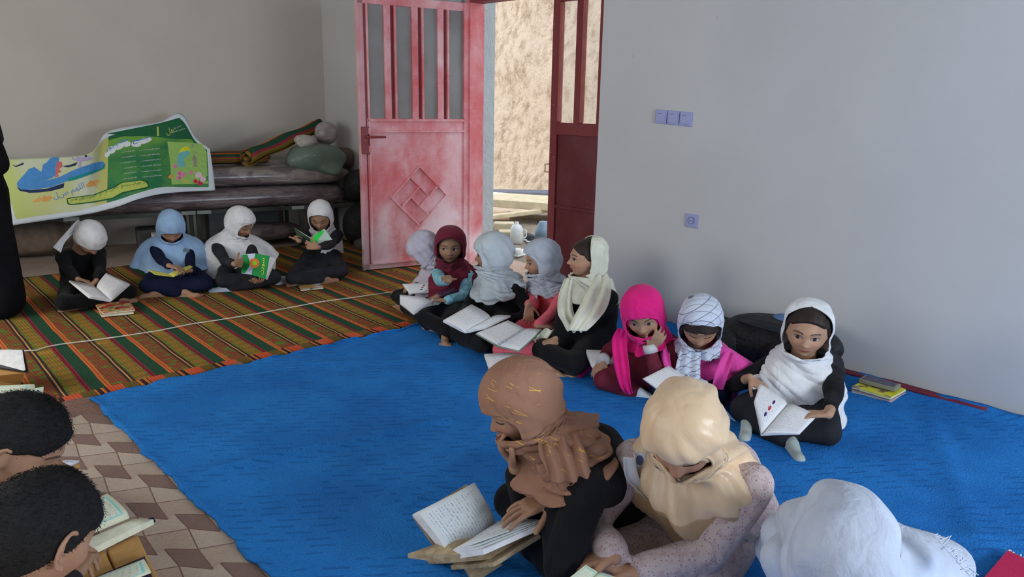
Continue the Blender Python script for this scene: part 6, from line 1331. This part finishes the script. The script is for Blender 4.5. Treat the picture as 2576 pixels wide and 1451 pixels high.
# boys' stands and books
n = NT('tan wood block', .6, .3); p_ = n.obj((1, 1, 1)); v_ = n.voro(n.obj((1, 1, 1)), 9., 'DISTANCE_TO_EDGE', .2); n.col(n.mix(n.noise(n.obj((2, 8, 8)), 5, 4), A(150, 112, 60, 1.7), A(178, 138, 84, 1.7))); M_tw = n.m
stand('tan wooden stand with large cream book in front of the lower boy', Z(190, 1400, .13), Z(300, 1352, .13), Z(80, 1330, .16), Z(200, 1262, .16), Z(380, 1440, .14), Z(372, 1330, .16), mat=M_tw) if 0 else None
r = empty('book_stand', az(280, 1420, 0), 'tan wooden stand of two blocks in front of the lower boy', 'stand')
q = [Z(180, 1420, .13), Z(262, 1380, .13), Z(300, 1460, .11), Z(215, 1500, .11)]; MB().prism(q, (0, 0, -.12)).build('wood_block', M_tw, r, bevel=.006)
q = [Z(266, 1378, .13), Z(346, 1342, .13), Z(400, 1455, .11), Z(305, 1460, .11)]; MB().prism(q, (0, 0, -.12)).build('wood_block', M_tw, r, bevel=.006)
book('large cream book with framed turquoise pages open before the lower boy', Z(208, 1392, .155), Z(328, 1305, .165), (Z(140, 1330, .20), Z(268, 1240, .22)), (Z(215, 1396, .158), Z(388, 1312, .16)), .018, .010, mat=PGc, edge=M_edgec, name='large_book') if 0 else None
r = empty('large_book', az(280, 1330, .14), 'large cream book with framed turquoise pages open before the lower boy', 'book')
page_quad('pages', Z(160, 1372, .16), Z(326, 1302, .17), Z(150, 1300, .20), Z(270, 1240, .215), .016, .016, PGc, r, M_edgec)
page_quad('pages', Z(165, 1378, .16), Z(330, 1308, .165), Z(172, 1412, .155), Z(386, 1306, .158), .020, .004, M_edgec, r, M_edgec)
MB().prism([Z(160, 1418, .13), Z(392, 1312, .135), Z(386, 1302, .137), Z(150, 1380, .137)], (0, 0, .003)).build('cover', M_bkc, r)
r = empty('open_book', az(300, 1450, .10), 'cream paged book with dark cover at the lower edge beside the lower boy', 'book')
page_quad('pages', Z(150, 1530, .13), Z(380, 1440, .13), Z(215, 1462, .145), Z(362, 1405, .145), .012, .004, PGc, r, M_edgec); MB().prism([Z(210, 1466, .127), Z(364, 1401, .13), Z(390, 1470, .11), Z(240, 1530, .11)], (0, 0, .003)).build('cover', plain('purple black cover', A(44, 34, 54)), r)
book('open book with script pages under the face of the upper boy', Z(92, 1196, .16), Z(150, 1162, .17), (Z(60, 1190, .20), Z(120, 1143, .22)), (Z(110, 1204, .15), Z(200, 1158, .17)), .010, .008, mat=page_mat('script pages', A(168, 172, 196, 2.), A(50, 50, 80), 5, amt=.95), edge=M_edge)
r = empty('book_stand', az(120, 1200, 0), 'tan wooden stand under the book of the upper boy', 'stand'); MB().prism([Z(60, 1215, .14), Z(200, 1166, .15), Z(150, 1200, .12), Z(30, 1240, .12)], (0, 0, -.014)).build('board', M_tw, r); MB().prism([Z(40, 1235, .13), Z(120, 1205, .13), Z(120, 1230, .0), Z(40, 1255, .0)], (.01, -.01, .0)).build('leg', M_tw, r)
# two more at the left edge
r = empty('open_book', az(20, 910, .12), 'open notebook with red mark on a small stand at left edge of striped rug', 'book')
page_quad('pages', Z(-60, 898, .13), Z(-40, 880, .19), Z(64, 930, .14), Z(56, 880, .19), .010, .004, page_mat('marked page', A(170, 176, 204, 2.), A(110, 130, 150), 5, pics=((.62, .62, .06, .10, A(190, 110, 130)),)), r, M_edge); MB().prism([Z(-60, 915, .12), Z(72, 935, .125), Z(60, 880, .178), Z(-40, 878, .178)], (0, 0, -.006)).build('cover', M_bkc, r)
r = empty('book_stand', az(10, 955, 0), 'brown wooden stand under the notebook at left edge', 'stand'); MB().prism([Z(-60, 950, .10), Z(62, 938, .11), Z(64, 948, .09), Z(50, 968, .02), Z(-60, 985, .02)], (-.03, .12, .0)).build('board', M_tw, r)
r = empty('large_book', az(40, 985, .14), 'thick cream book open behind the upper boy at left edge', 'book')
page_quad('pages', Z(-80, 1010, .14), Z(-60, 975, .18), Z(84, 986, .15), Z(86, 966, .18), .020, .006, PGc, r, M_edgec); page_quad('pages', Z(-20, 1030, .15), Z(60, 985, .19), Z(106, 1010, .15), Z(110, 972, .20), .004, .004, PGc, r, M_edgec)
o = mesh_obj('badge', G2b.v, G2b.f, M_bd, G2.root)
